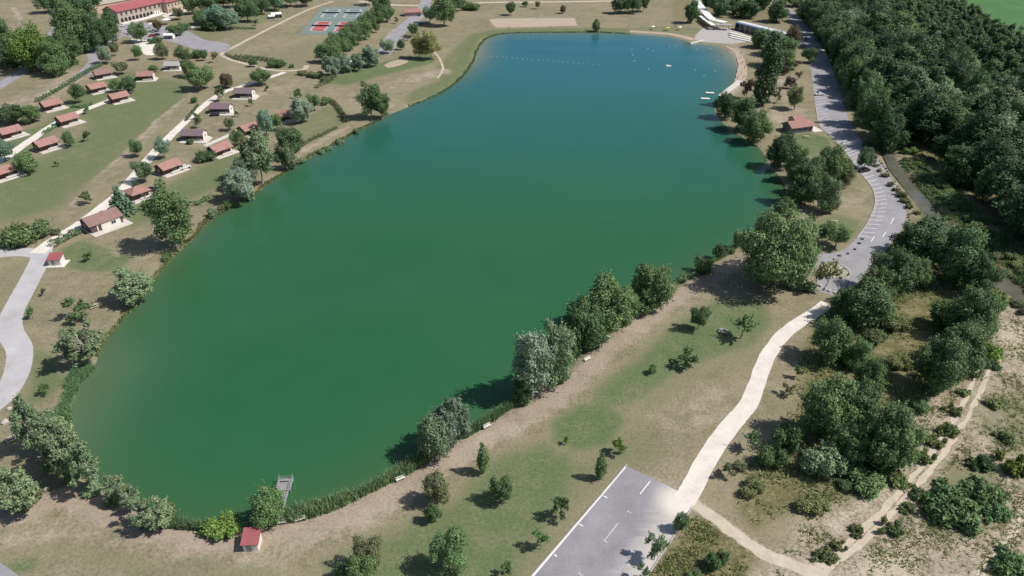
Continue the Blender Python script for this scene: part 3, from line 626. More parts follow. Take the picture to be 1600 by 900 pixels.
def define(kind, seed):
    r = np.random.default_rng(seed)
    if kind == 'round':
        w0, h0 = 9, 10; L = ell_lobes(r, 17, 5.9, 4.5, 3.9, 1.2, 2.1); V, F = lobe_leaves(L, 7200, .35, r); tr = (.22, 6)
    elif kind == 'plane':
        w0, h0 = 22, 17; L = ell_lobes(r, 46, 9.6, 11, 7.2, 1.9, 3.5, .66); V, F = lobe_leaves(L, 26000, .46, r); tr = (.55, 12)
    elif kind == 'aspen':
        w0, h0 = 7, 12; L = ell_lobes(r, 22, 6.8, 3.3, 5.2, .8, 1.5, .66, .35); V, F = lobe_leaves(L, 6400, .29, r, inner=.55, rnd=.55); tr = (.17, 9)
    elif kind == 'acacia':
        w0, h0 = 10, 11; L = ell_lobes(r, 30, 5.0, 5.0, 4.7, .95, 1.75, .70, .25, core=False) + [(0, 0, 4.8, 2.6)]; V, F = lobe_leaves(L, 9500, .33, r, inner=.55, rnd=.5); tr = (.2, 8)
    elif kind == 'forest':
        w0, h0 = 12, 18; L = ell_lobes(r, 26, 11.5, 6, 6.2, 1.3, 2.5, .68, .25); V, F = lobe_leaves(L, 6000, .56, r, inner=.6); tr = (.28, 5)
    elif kind == 'thin':
        w0, h0 = 7, 12; L = ell_lobes(r, 30, 7.2, 3.4, 4.9, .55, 1.05, .78, .3, core=False); V, F = lobe_leaves(L, 3600, .30, r, 1.3, inner=.35, rnd=.6); tr = (.24, 26)
    elif kind == 'poplar':
        w0, h0 = 5.5, 17; L = ell_lobes(r, 20, 9.6, 2.4, 7.4, .8, 1.4, .68, .55); V, F = lobe_leaves(L, 3000, .5, r, inner=.55); tr = (.16, 4)
    elif kind == 'column':
        w0, h0 = 5, 20
        L = [(r.normal() * .3, r.normal() * .3, 2 + 16.6 * t, (1.15 + 1.1 * math.sin(math.pi * min(1, t * .9 + .12))) * (1 if t < .8 else 1 - (t - .8) * 3)) for t in np.linspace(0, 1, 13)]
        L += [(math.cos(a) * 1.4, math.sin(a) * 1.4, z, .9) for a, z in zip(r.uniform(0, 6.28, 22), r.uniform(2.5, 15, 22))]
        V, F = lobe_leaves(L, 4200, .42, r, 2.0, -1.2, inner=.6); tr = (.25, 3)
    elif kind == 'willow':
        w0, h0 = 9, 9; L = ell_lobes(r, 20, 5.0, 4.4, 3.8, 1.0, 1.8, .66); V, F = lobe_leaves(L, 7600, .33, r, 2.6, 1.4, inner=.55); tr = (.2, 7)
    elif kind == 'conifer':
        w0, h0 = 7, 11; C = []; N = []
        for z in np.linspace(1.0, 10.6, 17):
            R_ = 3.6 * (1 - (z - .4) / 10.6) ** .85 + .1; k = max(5, int(13 * R_ / 3.6 + 3)); ph = r.uniform(0, 6)
            for a in np.arange(k) / k * 6.283 + ph:
                m_ = int(7 + 13 * R_ / 3.6); t = r.random(m_) ** .7; R2 = R_ * r.uniform(.78, 1.1); j = r.normal(size=(m_, 3)) * .17
                C.append(np.stack([np.cos(a) * t * R2, np.sin(a) * t * R2, z - t * R2 * .22], 1) + j); N.append(np.tile([math.cos(a) * .4, math.sin(a) * .4, .9], (m_, 1)) + r.normal(size=(m_, 3)) * .5)
        V, F = quads(np.concatenate(C), np.concatenate(N), .46, r, 1.7); L = []; tr = (.2, 0)
    elif kind == 'cypress':
        w0, h0 = 2.6, 6; L = [(r.normal() * .12, r.normal() * .12, 1.3 + 4.1 * t, .25 + 1.0 * math.sin(math.pi * (t * .78 + .2))) for t in np.linspace(0, 1, 8)]
        L += [(math.cos(a) * .75, math.sin(a) * .75, z, .45) for a, z in zip(r.uniform(0, 6.28, 9), r.uniform(1.3, 3.8, 9))]
        V, F = lobe_leaves(L, 1700, .24, r, 1.4, inner=.6); tr = (.09, 0)
    elif kind == 'sapling':
        w0, h0 = 4, 5; L = []
        for i in range(9):
            a = i * 2.4 + r.normal() * .3; rr = r.uniform(.6, 1.75); L.append((math.cos(a) * rr, math.sin(a) * rr, r.uniform(1.7, 4.3), r.uniform(.38, .75)))
        L.append((0, 0, 3.2, .8)); V, F = lobe_leaves(L, 620, .30, r, 1.3, inner=.35, rnd=.9); tr = (.07, 10)
    elif kind == 'fan':
        w0, h0 = 4.5, 5; C = []; N = []; L = []
        for i in range(26):
            a = r.uniform(0, 6.28); e = r.uniform(.25, 1.45); ln = r.uniform(1.7, 2.9); d = np.array([math.cos(a) * math.cos(e), math.sin(a) * math.cos(e), math.sin(e)])
            t = r.uniform(.3, 1, 34); C.append(np.array([0, 0, 1.9]) + d * (ln * t)[:, None] + r.normal(size=(34, 3)) * .13); N.append(np.tile(d * .3 + np.array([0, 0, .6]), (34, 1)) + r.normal(size=(34, 3)) * .6)
            L.append((*(np.array([0, 0, 1.9]) + d * ln * .9), .2))
        V, F = quads(np.concatenate(C), np.concatenate(N), .27, r, 2.0); tr = (.09, 14)
    elif kind == 'bush':
        w0, h0 = 5, 3; L = [(r.uniform(-1.7, 1.7), r.uniform(-1.7, 1.7), r.uniform(.7, 1.7), r.uniform(.55, 1.05)) for i in range(14)]; V, F = lobe_leaves(L, 3400, .25, r, inner=.6, rnd=.5); V[:, 2] = np.maximum(V[:, 2], .02); tr = (.07, 6)
    elif kind == 'weed':
        w0, h0 = 4, 1.6; L = [(r.normal() * .9, r.normal() * .9, r.uniform(.25, .8), r.uniform(.3, .6)) for i in range(16)]; V, F = lobe_leaves(L, 1100, .26, r, 1.6, -.8, inner=.4, rnd=.9); V[:, 2] = np.maximum(V[:, 2], .02); tr = (.03, 5)
    w0 = float(np.mean([np.percentile(V[:, i], 99) - np.percentile(V[:, i], 1) for i in (0, 1)])); h0 = float(np.percentile(V[:, 2], 99.7))
    crown = fastmesh('crown', V, F)
    tips = [(x, y, z) for x, y, z, q in L[: max(0, tr[1])]] if kind != 'column' else []
    h = h0 if kind not in ('bush', 'weed') else h0 * .8
    trunk = trunk_mesh('trunk', h * (1.45 if kind in ('conifer', 'cypress', 'column') else 1), tr[0], tips, r, lean=(r.normal() * .2, r.normal() * .2))
    trunk.materials.append(MATS['bark_pale' if kind in ('aspen', 'thin') else 'bark']); crown.materials.append(MATS['leaf_mid'])
    LIB.setdefault(kind, []).append((trunk, crown, w0, h0))
for kind, cnt in (('round', 4), ('plane', 1), ('aspen', 4), ('acacia', 5), ('thin', 4), ('forest', 5), ('poplar', 4), ('column', 1), ('willow', 3), ('conifer', 2), ('cypress', 2), ('sapling', 5), ('fan', 2), ('bush', 4), ('weed', 3)):
    for i in range(cnt): define(kind, hash_seed := 100 + 17 * i + sum(map(ord, kind)))
KDESC = {'round': ('round-crowned', 'tree'), 'plane': ('broad spreading', 'tree'), 'aspen': ('pale-barked loose-crowned', 'tree'), 'acacia': ('feathery lobed', 'tree'), 'thin': ('see-through pale-trunked', 'tree'), 'forest': ('full-crowned', 'tree'), 'poplar': ('narrow plantation', 'tree'), 'column': ('columnar', 'tree'), 'willow': ('drooping willow-like', 'tree'), 'conifer': ('conical layered', 'conifer'), 'cypress': ('slim pointed', 'tree'), 'sapling': ('thin open', 'sapling'), 'fan': ('fan-shaped needle-leaved', 'tree'), 'bush': ('low spreading', 'shrub'), 'weed': ('sprawling knee-high', 'shrub')}
MDESC = {'leaf_mid': 'green', 'leaf_dark': 'dark green', 'leaf_forest': 'dark green', 'leaf_aspen': 'grey-green', 'leaf_silver': 'silver-leaved', 'leaf_blue': 'bluish green', 'leaf_bright': 'bright yellow-green', 'leaf_olive': 'olive brown', 'leaf_red': 'dark reddish', 'leaf_yellow': 'yellowish', 'leaf_conifer': 'deep green', 'leaf_pale': 'pale straw-green', 'weed_leaf': 'dusty green'}
ENAME = {'round': 'round_tree', 'plane': 'spreading_tree', 'aspen': 'aspen_tree', 'acacia': 'thicket_tree', 'thin': 'aspen_tree', 'forest': 'forest_tree', 'poplar': 'poplar_tree', 'column': 'columnar_poplar', 'willow': 'willow_tree', 'conifer': 'conifer_tree', 'cypress': 'cypress_tree', 'sapling': 'sapling', 'fan': 'fan_tree', 'bush': 'shrub', 'weed': 'weed_shrub'}
FRAC = {'round': .40, 'plane': .44, 'aspen': .46, 'acacia': .48, 'thin': .44, 'forest': .36, 'poplar': .44, 'column': .47, 'willow': .45, 'conifer': .46, 'cypress': .45, 'sapling': .36, 'fan': .42, 'bush': .5, 'weed': .5}
LANDMARKS = [((1301, 423), 'near the roundabout island'), ((1375, 320), 'near the curved parking bays'), ((1475, 347), 'near the brown stream'), ((1555, 430), 'where the brown stream widens'), ((1500, 655), 'near the twin-rut dirt track'), ((1380, 800), 'near the lower twin-rut track'), ((1190, 590), 'near the bend of the chalk path'), ((1240, 510), 'near the upper end of the chalk path'), ((1130, 680), 'near the middle of the chalk path'), ((1075, 780), 'near the lower car park entrance'), ((1160, 842), 'near the single dirt track'), ((1252, 200), 'near the wash house'), ((396, 850), 'near the red-roofed shore hut'), ((444, 780), 'near the wooden pier'), ((90, 412), 'near the hut at the road fork'), ((193, 333), 'near the conical conifer'), ((161, 352), 'near the large brown-roofed chalet'), ((305, 217), 'near the purple-roofed chalets'), ((383, 151), 'near the topmost purple-roofed chalet'), ((9, 276), 'near the chalet under the camp road'), ((82, 170), 'near the chalets of the upper camp road'), ((187, 158), 'near the end of the upper camp road'), ((345, 240), 'near the slope chalet above the bank'), ((449, 187), 'near the chalet by the dark hedge'), ((525, 35), 'near the tennis courts'), ((545, 100), 'near the silver pollard trees'), ((644, 24), 'near the club house'), ((240, 40), 'near the white parasols'), ((230, 80), 'near the chalk-coloured terrace'), ((312, 10), 'near the white house'), ((1180, 50), 'near the beach pavilion'), ((1100, 20), 'near the bent white canopy'), ((1105, 150), 'near the white pontoons'), ((1156, 100), 'near the sandy beach strip'), ((830, 36), 'near the sand pitch'), ((1208, 446), 'near the huge spreading tree'), ((700, 700), 'near the silver willow'), ((147, 480), 'near the pale picnic table'), ((20, 690), 'near the roadside picnic table'), ((116, 752), 'near the pale leaning aspens'), ((905, 815), 'near the car park edge line'), ((840, 600), 'near the silvery tree of the bank row'), ((60, 100), 'near the upper left road'), ((430, 28), 'near the white ridge tent'), ((410, 280), 'near the silver-blue willow'), ((510, 790), 'near the reed band')]
def near_mark(bx, by):
    x, y = P(bx, by); best = min(LANDMARKS, key=lambda q: math.dist((x, y), P(*q[0]))); return best[1] if math.dist((x, y), P(*best[0])) < 45 else None
prand = random.Random(11)
def place(kind, x, y, w, h, mat, label, group, cat, name=None):
    t, c, w0, h0 = prand.choice(LIB[kind])
    e = empty(name or ENAME[kind], (x, y, min(0, gz(x, y)) - .02), prand.uniform(0, 6.28))
    s = w / w0; e.scale = (s * prand.uniform(.94, 1.06), s * prand.uniform(.94, 1.06), h / h0)
    to = obj('trunk', t, None, e); co = obj('crown', c, None, e)
    co.material_slots[0].link = 'OBJECT'; co.material_slots[0].material = MATS[mat]
    if kind == 'thin': e.rotation_euler = (R(prand.uniform(-9, 9)), R(prand.uniform(-9, 9)), e.rotation_euler[2])
    tag(e, label, cat, group); return e
def tree(kind, bx, by, w, ty, mat, zone, label=None):
    """bx,by foot of the tree; w crown width and ty crown top as sighted; turned into metres on the ground"""
    x, y = P(bx, by); sc = scale_at(by); wm = w / sc * .93; a = wm / 2; fr = FRAC[kind]
    dist = math.hypot(y, CAM_H); dep = math.atan2(CAM_H, y); L = (by - ty) / sc
    lo, hi = .3, 60.0
    for _ in range(40):
        h = (lo + hi) / 2; b_ = fr * h
        val = (h - b_) * math.cos(dep) + math.sqrt((b_ * math.cos(dep)) ** 2 + (a * math.sin(dep)) ** 2)
        if kind in ('bush', 'weed'): val = h * .5 * math.cos(dep) + 2 * math.sqrt((.5 * h * math.cos(dep)) ** 2 + (a * math.sin(dep)) ** 2) * .75
        if val < L: lo = h
        else: hi = h
    h = max(h, wm * (.45 if kind in ('bush', 'weed') else .7)); h = min(h, wm * (4.2 if kind in ('column', 'cypress', 'poplar', 'aspen', 'thin') else 1.7))
    if kind in ('bush', 'weed'): y += a * .5
    size = 'low' if h < 2 else 'young' if h < 4 else 'small' if h < 7 else 'mid-sized' if h < 11 else 'tall'
    kd, cat = KDESC[kind]
    if kind in ('bush', 'weed'): size = ''
    lab = label or ' '.join(f'{size} {MDESC[mat]} {kd} {cat} {near_mark(bx, by) or zone}'.split())
    return place(kind, x, y, wm, h, mat, lab, ('shrubs ' if cat == 'shrub' else 'trees ') + (zone if label else (near_mark(bx, by) or zone)), cat)
def many(zone, rows):
    for r_ in rows: tree(r_[0], r_[1], r_[2], r_[3], r_[4], r_[5], zone, r_[6] if len(r_) > 6 else None)
def shadowless(): pass

many('on the left lake bank', [
    ('thin', 210, 468, 60, 412, 'leaf_aspen', 'pale-barked grey-green tree on left bank with a young tree shadow beside it'), ('thin', 140, 566, 60, 500, 'leaf_aspen', 'loose grey-green tree leaning over the water above the reed band'),
    ('aspen', 276, 387, 62, 290, 'leaf_mid', 'tall green poplar-like tree at the water below the chalet car'), ('bush', 256, 408, 14, 396, 'leaf_mid'), ('bush', 264, 400, 10, 392, 'leaf_mid'),
    ('sapling', 128, 500, 40, 465, 'leaf_dark', 'dark sparse young tree with twiggy branches near the bench on bare ground'), ('sapling', 51, 498, 13, 480, 'leaf_mid'), ('sapling', 70, 462, 9, 441, 'leaf_dark'), ('sapling', 74, 616, 16, 599, 'leaf_mid'),
    ('sapling', 139, 408, 16, 391, 'leaf_mid', 'young green sapling on the bright lawn beside the red-roofed hut')])
many('at the left corner of the lake', [
    ('thin', 118, 756, 62, 660, 'leaf_aspen', 'largest grey-green aspen with pale leaning trunk at the lake corner'), ('thin', 96, 738, 50, 662, 'leaf_aspen'), ('thin', 146, 770, 44, 692, 'leaf_aspen'), ('thin', 66, 712, 52, 628, 'leaf_aspen'), ('thin', 90, 700, 44, 640, 'leaf_aspen'), ('bush', 80, 735, 44, 700, 'leaf_mid'), ('bush', 112, 750, 40, 722, 'leaf_mid'), ('bush', 142, 772, 34, 752, 'leaf_aspen'),
    ('thin', 46, 797, 66, 716, 'leaf_aspen', 'grey-green see-through tree standing apart on bare soil by lake corner'), ('bush', 42, 800, 52, 766, 'leaf_olive'), ('thin', 180, 788, 32, 746, 'leaf_aspen'), ('thin', 206, 800, 34, 760, 'leaf_aspen'), ('thin', 232, 822, 40, 776, 'leaf_aspen'), ('thin', 256, 826, 40, 780, 'leaf_aspen'), ('bush', 244, 826, 50, 806, 'leaf_mid'), ('bush', 178, 790, 26, 776, 'leaf_mid'),
    ('bush', 347, 836, 54, 796, 'leaf_bright', 'bright yellow-green bush at the water beside the red-roofed hut'), ('round', 428, 818, 50, 757, 'leaf_mid', 'round green tree at the water in front of the wooden pier')])
many('on the chalet lawns', [
    ('conifer', 193, 333, 38, 291, 'leaf_conifer', 'conical dark conifer between the chalk camp road and a chalet'), ('round', 228, 285, 32, 251, 'leaf_dark'), ('round', 258, 248, 24, 215, 'leaf_blue'), ('round', 217, 245, 22, 219, 'leaf_mid'), ('sapling', 137, 319, 20, 300, 'leaf_mid'), ('round', 111, 229, 18, 205, 'leaf_mid'), ('sapling', 138, 221, 13, 204, 'leaf_mid'),
    ('round', 47, 270, 36, 237, 'leaf_mid'), ('sapling', 90, 260, 8, 250, 'leaf_mid'), ('round', 10, 252, 34, 220, 'leaf_blue'), ('round', 28, 193, 36, 163, 'leaf_dark'), ('round', 52, 191, 32, 163, 'leaf_mid'), ('round', 0, 190, 28, 170, 'leaf_dark'), ('sapling', 137, 178, 10, 166, 'leaf_mid'),
    ('round', 125, 161, 24, 131, 'leaf_mid'), ('round', 184, 144, 18, 124, 'leaf_mid'), ('round', 206, 144, 24, 121, 'leaf_dark'), ('round', 191, 116, 26, 96, 'leaf_olive'), ('bush', 217, 125, 13, 112, 'leaf_mid'), ('round', 240, 113, 14, 102, 'leaf_dark'),
    ('round', 315, 141, 40, 106, 'leaf_mid', 'mid-sized green tree, larger of the pair above the bending camp road'), ('round', 299, 120, 28, 94, 'leaf_mid', 'smaller green tree of the pair above the bending camp road'), ('round', 355, 137, 22, 115, 'leaf_red', 'dark reddish round tree above the purple-roofed chalets'), ('bush', 304, 161, 11, 150, 'leaf_mid'),
    ('bush', 38, 384, 62, 341, 'leaf_mid', 'large dense green bush by the road fork'), ('bush', 83, 368, 15, 356, 'leaf_olive'), ('round', 407, 132, 30, 108, 'leaf_mid'), ('sapling', 418, 142, 7, 134, 'leaf_dark'), ('sapling', 393, 166, 9, 154, 'leaf_mid'), ('round', 360, 204, 19, 184, 'leaf_olive'), ('round', 372, 228, 26, 203, 'leaf_mid'),
    ('round', 417, 211, 26, 167, 'leaf_blue'), ('round', 433, 204, 20, 178, 'leaf_mid'), ('willow', 474, 191, 34, 153, 'leaf_silver', 'bluish silver tree beside the chalet nearest the dark hedge'), ('round', 466, 153, 12, 139, 'leaf_dark'), ('round', 492, 173, 24, 147, 'leaf_mid'), ('bush', 507, 164, 18, 153, 'leaf_mid'),
    ('sapling', 308, 186, 9, 175, 'leaf_mid'), ('sapling', 312, 200, 12, 182, 'leaf_olive'), ('sapling', 347, 158, 14, 137, 'leaf_olive'), ('sapling', 370, 182, 7, 171, 'leaf_dark'), ('bush', 325, 252, 30, 232, 'leaf_dark'), ('bush', 212, 292, 10, 282, 'leaf_dark'), ('bush', 298, 225, 12, 215, 'leaf_dark')])
many('on the far left bank', [
    ('round', 455, 245, 46, 196, 'leaf_dark', 'dense dark round tree on the bank beside the shore hedge'), ('willow', 452, 264, 26, 228, 'leaf_aspen'), ('aspen', 411, 288, 44, 206, 'leaf_aspen', 'tall narrow grey-green tree on the bank beside silver bush'), ('aspen', 396, 280, 30, 215, 'leaf_olive'),
    ('willow', 378, 313, 46, 262, 'leaf_silver', 'silver-blue bushy willow at the waterline'), ('willow', 384, 298, 36, 250, 'leaf_silver'), ('aspen', 581, 185, 36, 130, 'leaf_mid', 'taller tree of the dark olive pair alone at the far water edge'), ('aspen', 597, 185, 28, 145, 'leaf_mid', 'shorter tree of the dark olive pair alone at the far water edge'),
    ('bush', 512, 234, 12, 224, 'leaf_aspen'), ('bush', 528, 224, 14, 214, 'leaf_aspen'), ('bush', 556, 208, 12, 198, 'leaf_aspen'), ('bush', 500, 240, 12, 230, 'leaf_aspen'), ('bush', 470, 255, 18, 244, 'leaf_aspen'), ('bush', 355, 326, 16, 312, 'leaf_mid'), ('bush', 330, 340, 18, 322, 'leaf_aspen'), ('bush', 345, 330, 12, 318, 'leaf_olive')])
many('below the long red-roofed building', [
    ('round', 286, 98, 24, 73, 'leaf_mid'), ('round', 255, 93, 20, 67, 'leaf_olive'), ('round', 218, 94, 16, 71, 'leaf_mid'), ('round', 167, 99, 22, 73, 'leaf_silver'), ('round', 181, 87, 15, 67, 'leaf_olive'), ('round', 320, 95, 11, 75, 'leaf_dark'), ('sapling', 338, 98, 12, 80, 'leaf_yellow'), ('bush', 300, 92, 26, 84, 'leaf_mid'), ('bush', 240, 68, 20, 60, 'leaf_mid'),
    ('round', 222, 66, 28, 36, 'leaf_mid'), ('round', 247, 49, 14, 32, 'leaf_red'), ('round', 276, 56, 26, 40, 'leaf_mid'), ('round', 285, 48, 18, 38, 'leaf_dark'), ('round', 281, 31, 18, 13, 'leaf_olive'), ('round', 314, 38, 28, 16, 'leaf_mid'), ('round', 302, 22, 26, -8, 'leaf_mid'), ('round', 336, 46, 30, 10, 'leaf_blue'), ('round', 326, 20, 36, -10, 'leaf_dark'), ('round', 350, 14, 34, -12, 'leaf_dark'), ('bush', 335, 46, 40, 38, 'leaf_dark')])
many('in the roadside clump at top left', [
    ('acacia', 60, 112, 60, 43, 'leaf_bright', 'bright green tree in front of the dark roadside clump'), ('acacia', 92, 118, 46, 68, 'leaf_mid'), ('acacia', 112, 102, 46, 52, 'leaf_mid'), ('acacia', 128, 82, 46, 12, 'leaf_mid'), ('acacia', 150, 80, 42, 22, 'leaf_dark'), ('acacia', 166, 70, 36, 30, 'leaf_dark'), ('acacia', 112, 62, 40, 4, 'leaf_mid'), ('acacia', 140, 52, 36, -12, 'leaf_dark'), ('column', 178, 58, 22, 16, 'leaf_dark'),
    ('round', 78, 20, 32, -12, 'leaf_dark', 'dark round tree alone beside the bending track'), ('acacia', 6, 82, 44, 34, 'leaf_mid'), ('acacia', 18, 105, 40, 66, 'leaf_dark'), ('acacia', 42, 100, 40, 55, 'leaf_mid'), ('acacia', -6, 60, 30, 20, 'leaf_mid'), ('acacia', 110, 20, 30, -20, 'leaf_mid'), ('acacia', 150, 20, 26, -22, 'leaf_mid')])
rows = []
for t in np.linspace(0, 1, 8):
    rows.append(('round', 506 + 86 * t, 98 - 66 * t, 27 - 5 * t, 98 - 66 * t - 30 + 6 * t, 'leaf_mid', 'densely leafed green tree in the double row beside tennis courts'))
    rows.append(('round', 526 + 78 * t, 96 - 62 * t, 27 - 5 * t, 96 - 62 * t - 30 + 6 * t, 'leaf_mid', 'densely leafed green tree in the double row beside tennis courts'))
many('around the tennis courts', rows + [
    ('round', 355, 46, 36, 12, 'leaf_blue'), ('round', 388, 34, 34, -2, 'leaf_mid'), ('round', 430, 16, 34, -18, 'leaf_blue'), ('round', 408, 22, 28, -8, 'leaf_dark'), ('round', 455, 10, 28, -20, 'leaf_mid'), ('round', 480, 10, 26, -14, 'leaf_dark'), ('round', 365, 12, 32, -20, 'leaf_dark'), ('sapling', 400, 40, 9, 30, 'leaf_dark'),
    ('round', 597, 26, 34, -6, 'leaf_mid'), ('round', 577, 8, 26, -16, 'leaf_dark'), ('willow', 520, 119, 28, 89, 'leaf_silver'), ('willow', 541, 113, 22, 87, 'leaf_silver'), ('willow', 558, 111, 18, 85, 'leaf_silver'), ('willow', 580, 104, 28, 74, 'leaf_silver'), ('round', 605, 84, 20, 62, 'leaf_aspen'), ('round', 627, 78, 11, 62, 'leaf_dark'), ('round', 646, 57, 15, 37, 'leaf_dark'),
    ('aspen', 655, 91, 24, 54, 'leaf_yellow'), ('aspen', 674, 93, 26, 50, 'leaf_yellow'), ('sapling', 620, 37, 7, 27, 'leaf_dark'), ('round', 672, 36, 24, 10, 'leaf_blue'), ('round', 694, 41, 36, -4, 'leaf_mid'), ('round', 712, 18, 28, -10, 'leaf_dark'), ('bush', 735, 16, 28, 6, 'leaf_mid'), ('bush', 512, 128, 20, 118, 'leaf_olive'), ('bush', 492, 122, 22, 114, 'leaf_olive'), ('bush', 470, 118, 16, 110, 'leaf_olive'), ('round', 396, 104, 13, 91, 'leaf_dark'), ('bush', 430, 106, 24, 95, 'leaf_mid'), ('bush', 455, 106, 9, 99, 'leaf_dark')])
many('behind the far shore', [
    ('round', 799, 24, 14, 4, 'leaf_dark'), ('round', 820, 11, 9, 2, 'leaf_dark'), ('round', 840, 14, 9, 2, 'leaf_olive'), ('round', 879, 21, 11, 9, 'leaf_red'), ('cypress', 931, 49, 13, 31, 'leaf_mid', 'pointed green tree alone at the far water edge'), ('round', 968, 21, 26, -6, 'leaf_dark'), ('round', 988, 20, 28, -10, 'leaf_dark'), ('round', 1005, 18, 20, -6, 'leaf_dark'),
    ('acacia', 1078, 36, 22, -2, 'leaf_dark', 'dark tree casting a long shadow beside the white slide roofs'), ('acacia', 1122, 25, 34, -10, 'leaf_dark'), ('acacia', 1145, 22, 30, -8, 'leaf_mid'), ('acacia', 1168, 28, 32, 0, 'leaf_dark'), ('acacia', 1110, 8, 30, -20, 'leaf_mid'), ('acacia', 1190, 14, 30, -14, 'leaf_dark'), ('acacia', 1212, 34, 34, 0, 'leaf_dark'), ('acacia', 1240, 10, 30, -16, 'leaf_mid')])
many('between the beach and the parking road', [
    ('acacia', 1186, 74, 34, 46, 'leaf_mid'), ('acacia', 1208, 86, 38, 52, 'leaf_blue'), ('acacia', 1226, 92, 32, 60, 'leaf_mid'), ('round', 1237, 72, 24, 42, 'leaf_red'), ('acacia', 1205, 104, 34, 70, 'leaf_dark'), ('acacia', 1226, 112, 26, 78, 'leaf_mid'),
    ('column', 1191, 166, 34, 60, 'leaf_dark', 'tall dark columnar poplar standing between beach and parking road'), ('round', 1262, 98, 22, 75, 'leaf_dark', 'dark round tree at the kerb near the parked blue car'), ('sapling', 1241, 109, 18, 95, 'leaf_red'), ('sapling', 1224, 117, 16, 102, 'leaf_red'), ('round', 1233, 138, 18, 119, 'leaf_red'), ('sapling', 1213, 160, 14, 138, 'leaf_red'), ('round', 1241, 171, 24, 135, 'leaf_olive', 'open olive tree beside the wash house'), ('sapling', 1166, 154, 24, 124, 'leaf_red'), ('sapling', 1246, 124, 12, 112, 'leaf_red'), ('sapling', 1180, 142, 12, 126, 'leaf_red'),
    ('acacia', 1131, 184, 34, 144, 'leaf_dark'), ('acacia', 1158, 203, 36, 152, 'leaf_mid'), ('acacia', 1178, 222, 42, 172, 'leaf_mid'), ('acacia', 1218, 262, 48, 207, 'leaf_dark'), ('acacia', 1250, 318, 44, 258, 'leaf_dark'), ('acacia', 1288, 288, 56, 226, 'leaf_mid'), ('acacia', 1240, 282, 40, 232, 'leaf_mid'), ('acacia', 1315, 290, 30, 247, 'leaf_olive'), ('acacia', 1290, 332, 40, 280, 'leaf_aspen'), ('round', 1349, 264, 28, 232, 'leaf_dark', 'dark tree over the black car beside the parking road'),
    ('bush', 1228, 341, 34, 309, 'leaf_mid'), ('acacia', 1262, 302, 36, 250, 'leaf_dark')])
many('around the big spreading tree', [
    ('plane', 1208, 446, 120, 337, 'leaf_mid', 'huge broad green tree with a wide dark shadow beside the roundabout'), ('round', 1152, 387, 19, 359, 'leaf_dark'), ('round', 1122, 403, 17, 373, 'leaf_dark'), ('bush', 1098, 427, 26, 395, 'leaf_mid'), ('bush', 1172, 378, 20, 360, 'leaf_mid'), ('sapling', 1287, 454, 40, 405, 'leaf_pale', 'pale sparse tree between the roundabout and the huge tree'), ('round', 1305, 386, 42, 348, 'leaf_mid', 'round green tree on the lawn above the roundabout'), ('round', 1284, 375, 17, 351, 'leaf_dark'), ('sapling', 1265, 350, 12, 334, 'leaf_red'), ('bush', 1068, 440, 20, 426, 'leaf_mid'), ('bush', 1140, 396, 14, 384, 'leaf_mid'), ('bush', 1252, 455, 40, 432, 'leaf_aspen')])
many('in the dense row along the right bank', [
    ('acacia', 1016, 486, 60, 414, 'leaf_mid'), ('bush', 1040, 462, 34, 436, 'leaf_aspen'), ('acacia', 945, 518, 74, 434, 'leaf_mid'), ('acacia', 905, 545, 62, 450, 'leaf_mid'), ('acacia', 975, 500, 46, 446, 'leaf_mid'), ('acacia', 920, 540, 50, 470, 'leaf_dark'), ('acacia', 885, 555, 44, 488, 'leaf_dark'), ('aspen', 832, 624, 58, 520, 'leaf_silver', 'silvery tree at the lower end of the dense bank row'), ('aspen', 866, 612, 54, 508, 'leaf_aspen'), ('bush', 880, 600, 30, 575, 'leaf_mid'), ('acacia', 815, 628, 30, 580, 'leaf_mid'),
    ('round', 679, 716, 54, 640, 'leaf_aspen', 'grey-green tree paired with silver willow over dark water shadow'), ('willow', 708, 698, 58, 625, 'leaf_silver', 'silver willow at the water paired with a grey-green tree')])
many('on the lawn between lake and lower car park', [
    ('round', 684, 786, 42, 713, 'leaf_olive', 'dark olive tree beside the worn shore path'), ('round', 677, 815, 24, 778, 'leaf_mid', 'small green tree just below the dark olive one'), ('cypress', 755, 740, 20, 695, 'leaf_mid', 'slim pointed young tree with a clear shadow on worn path'), ('round', 782, 786, 34, 745, 'leaf_mid'), ('sapling', 877, 810, 28, 776, 'leaf_mid'), ('sapling', 845, 858, 26, 825, 'leaf_mid'), ('round', 702, 892, 56, 815, 'leaf_mid', 'large loose green tree on the lawn, widest near the car park'), ('round', 575, 892, 46, 826, 'leaf_olive'), ('round', 568, 918, 46, 858, 'leaf_mid'), ('round', 540, 905, 30, 878, 'leaf_dark'), ('sapling', 790, 905, 24, 876, 'leaf_mid'),
    ('cypress', 938, 749, 17, 711, 'leaf_mid', 'slim young tree near the car park corner'), ('sapling', 966, 708, 24, 684, 'leaf_bright', 'bright green sapling above the car park corner'), ('sapling', 884, 694, 9, 682, 'leaf_bright')])
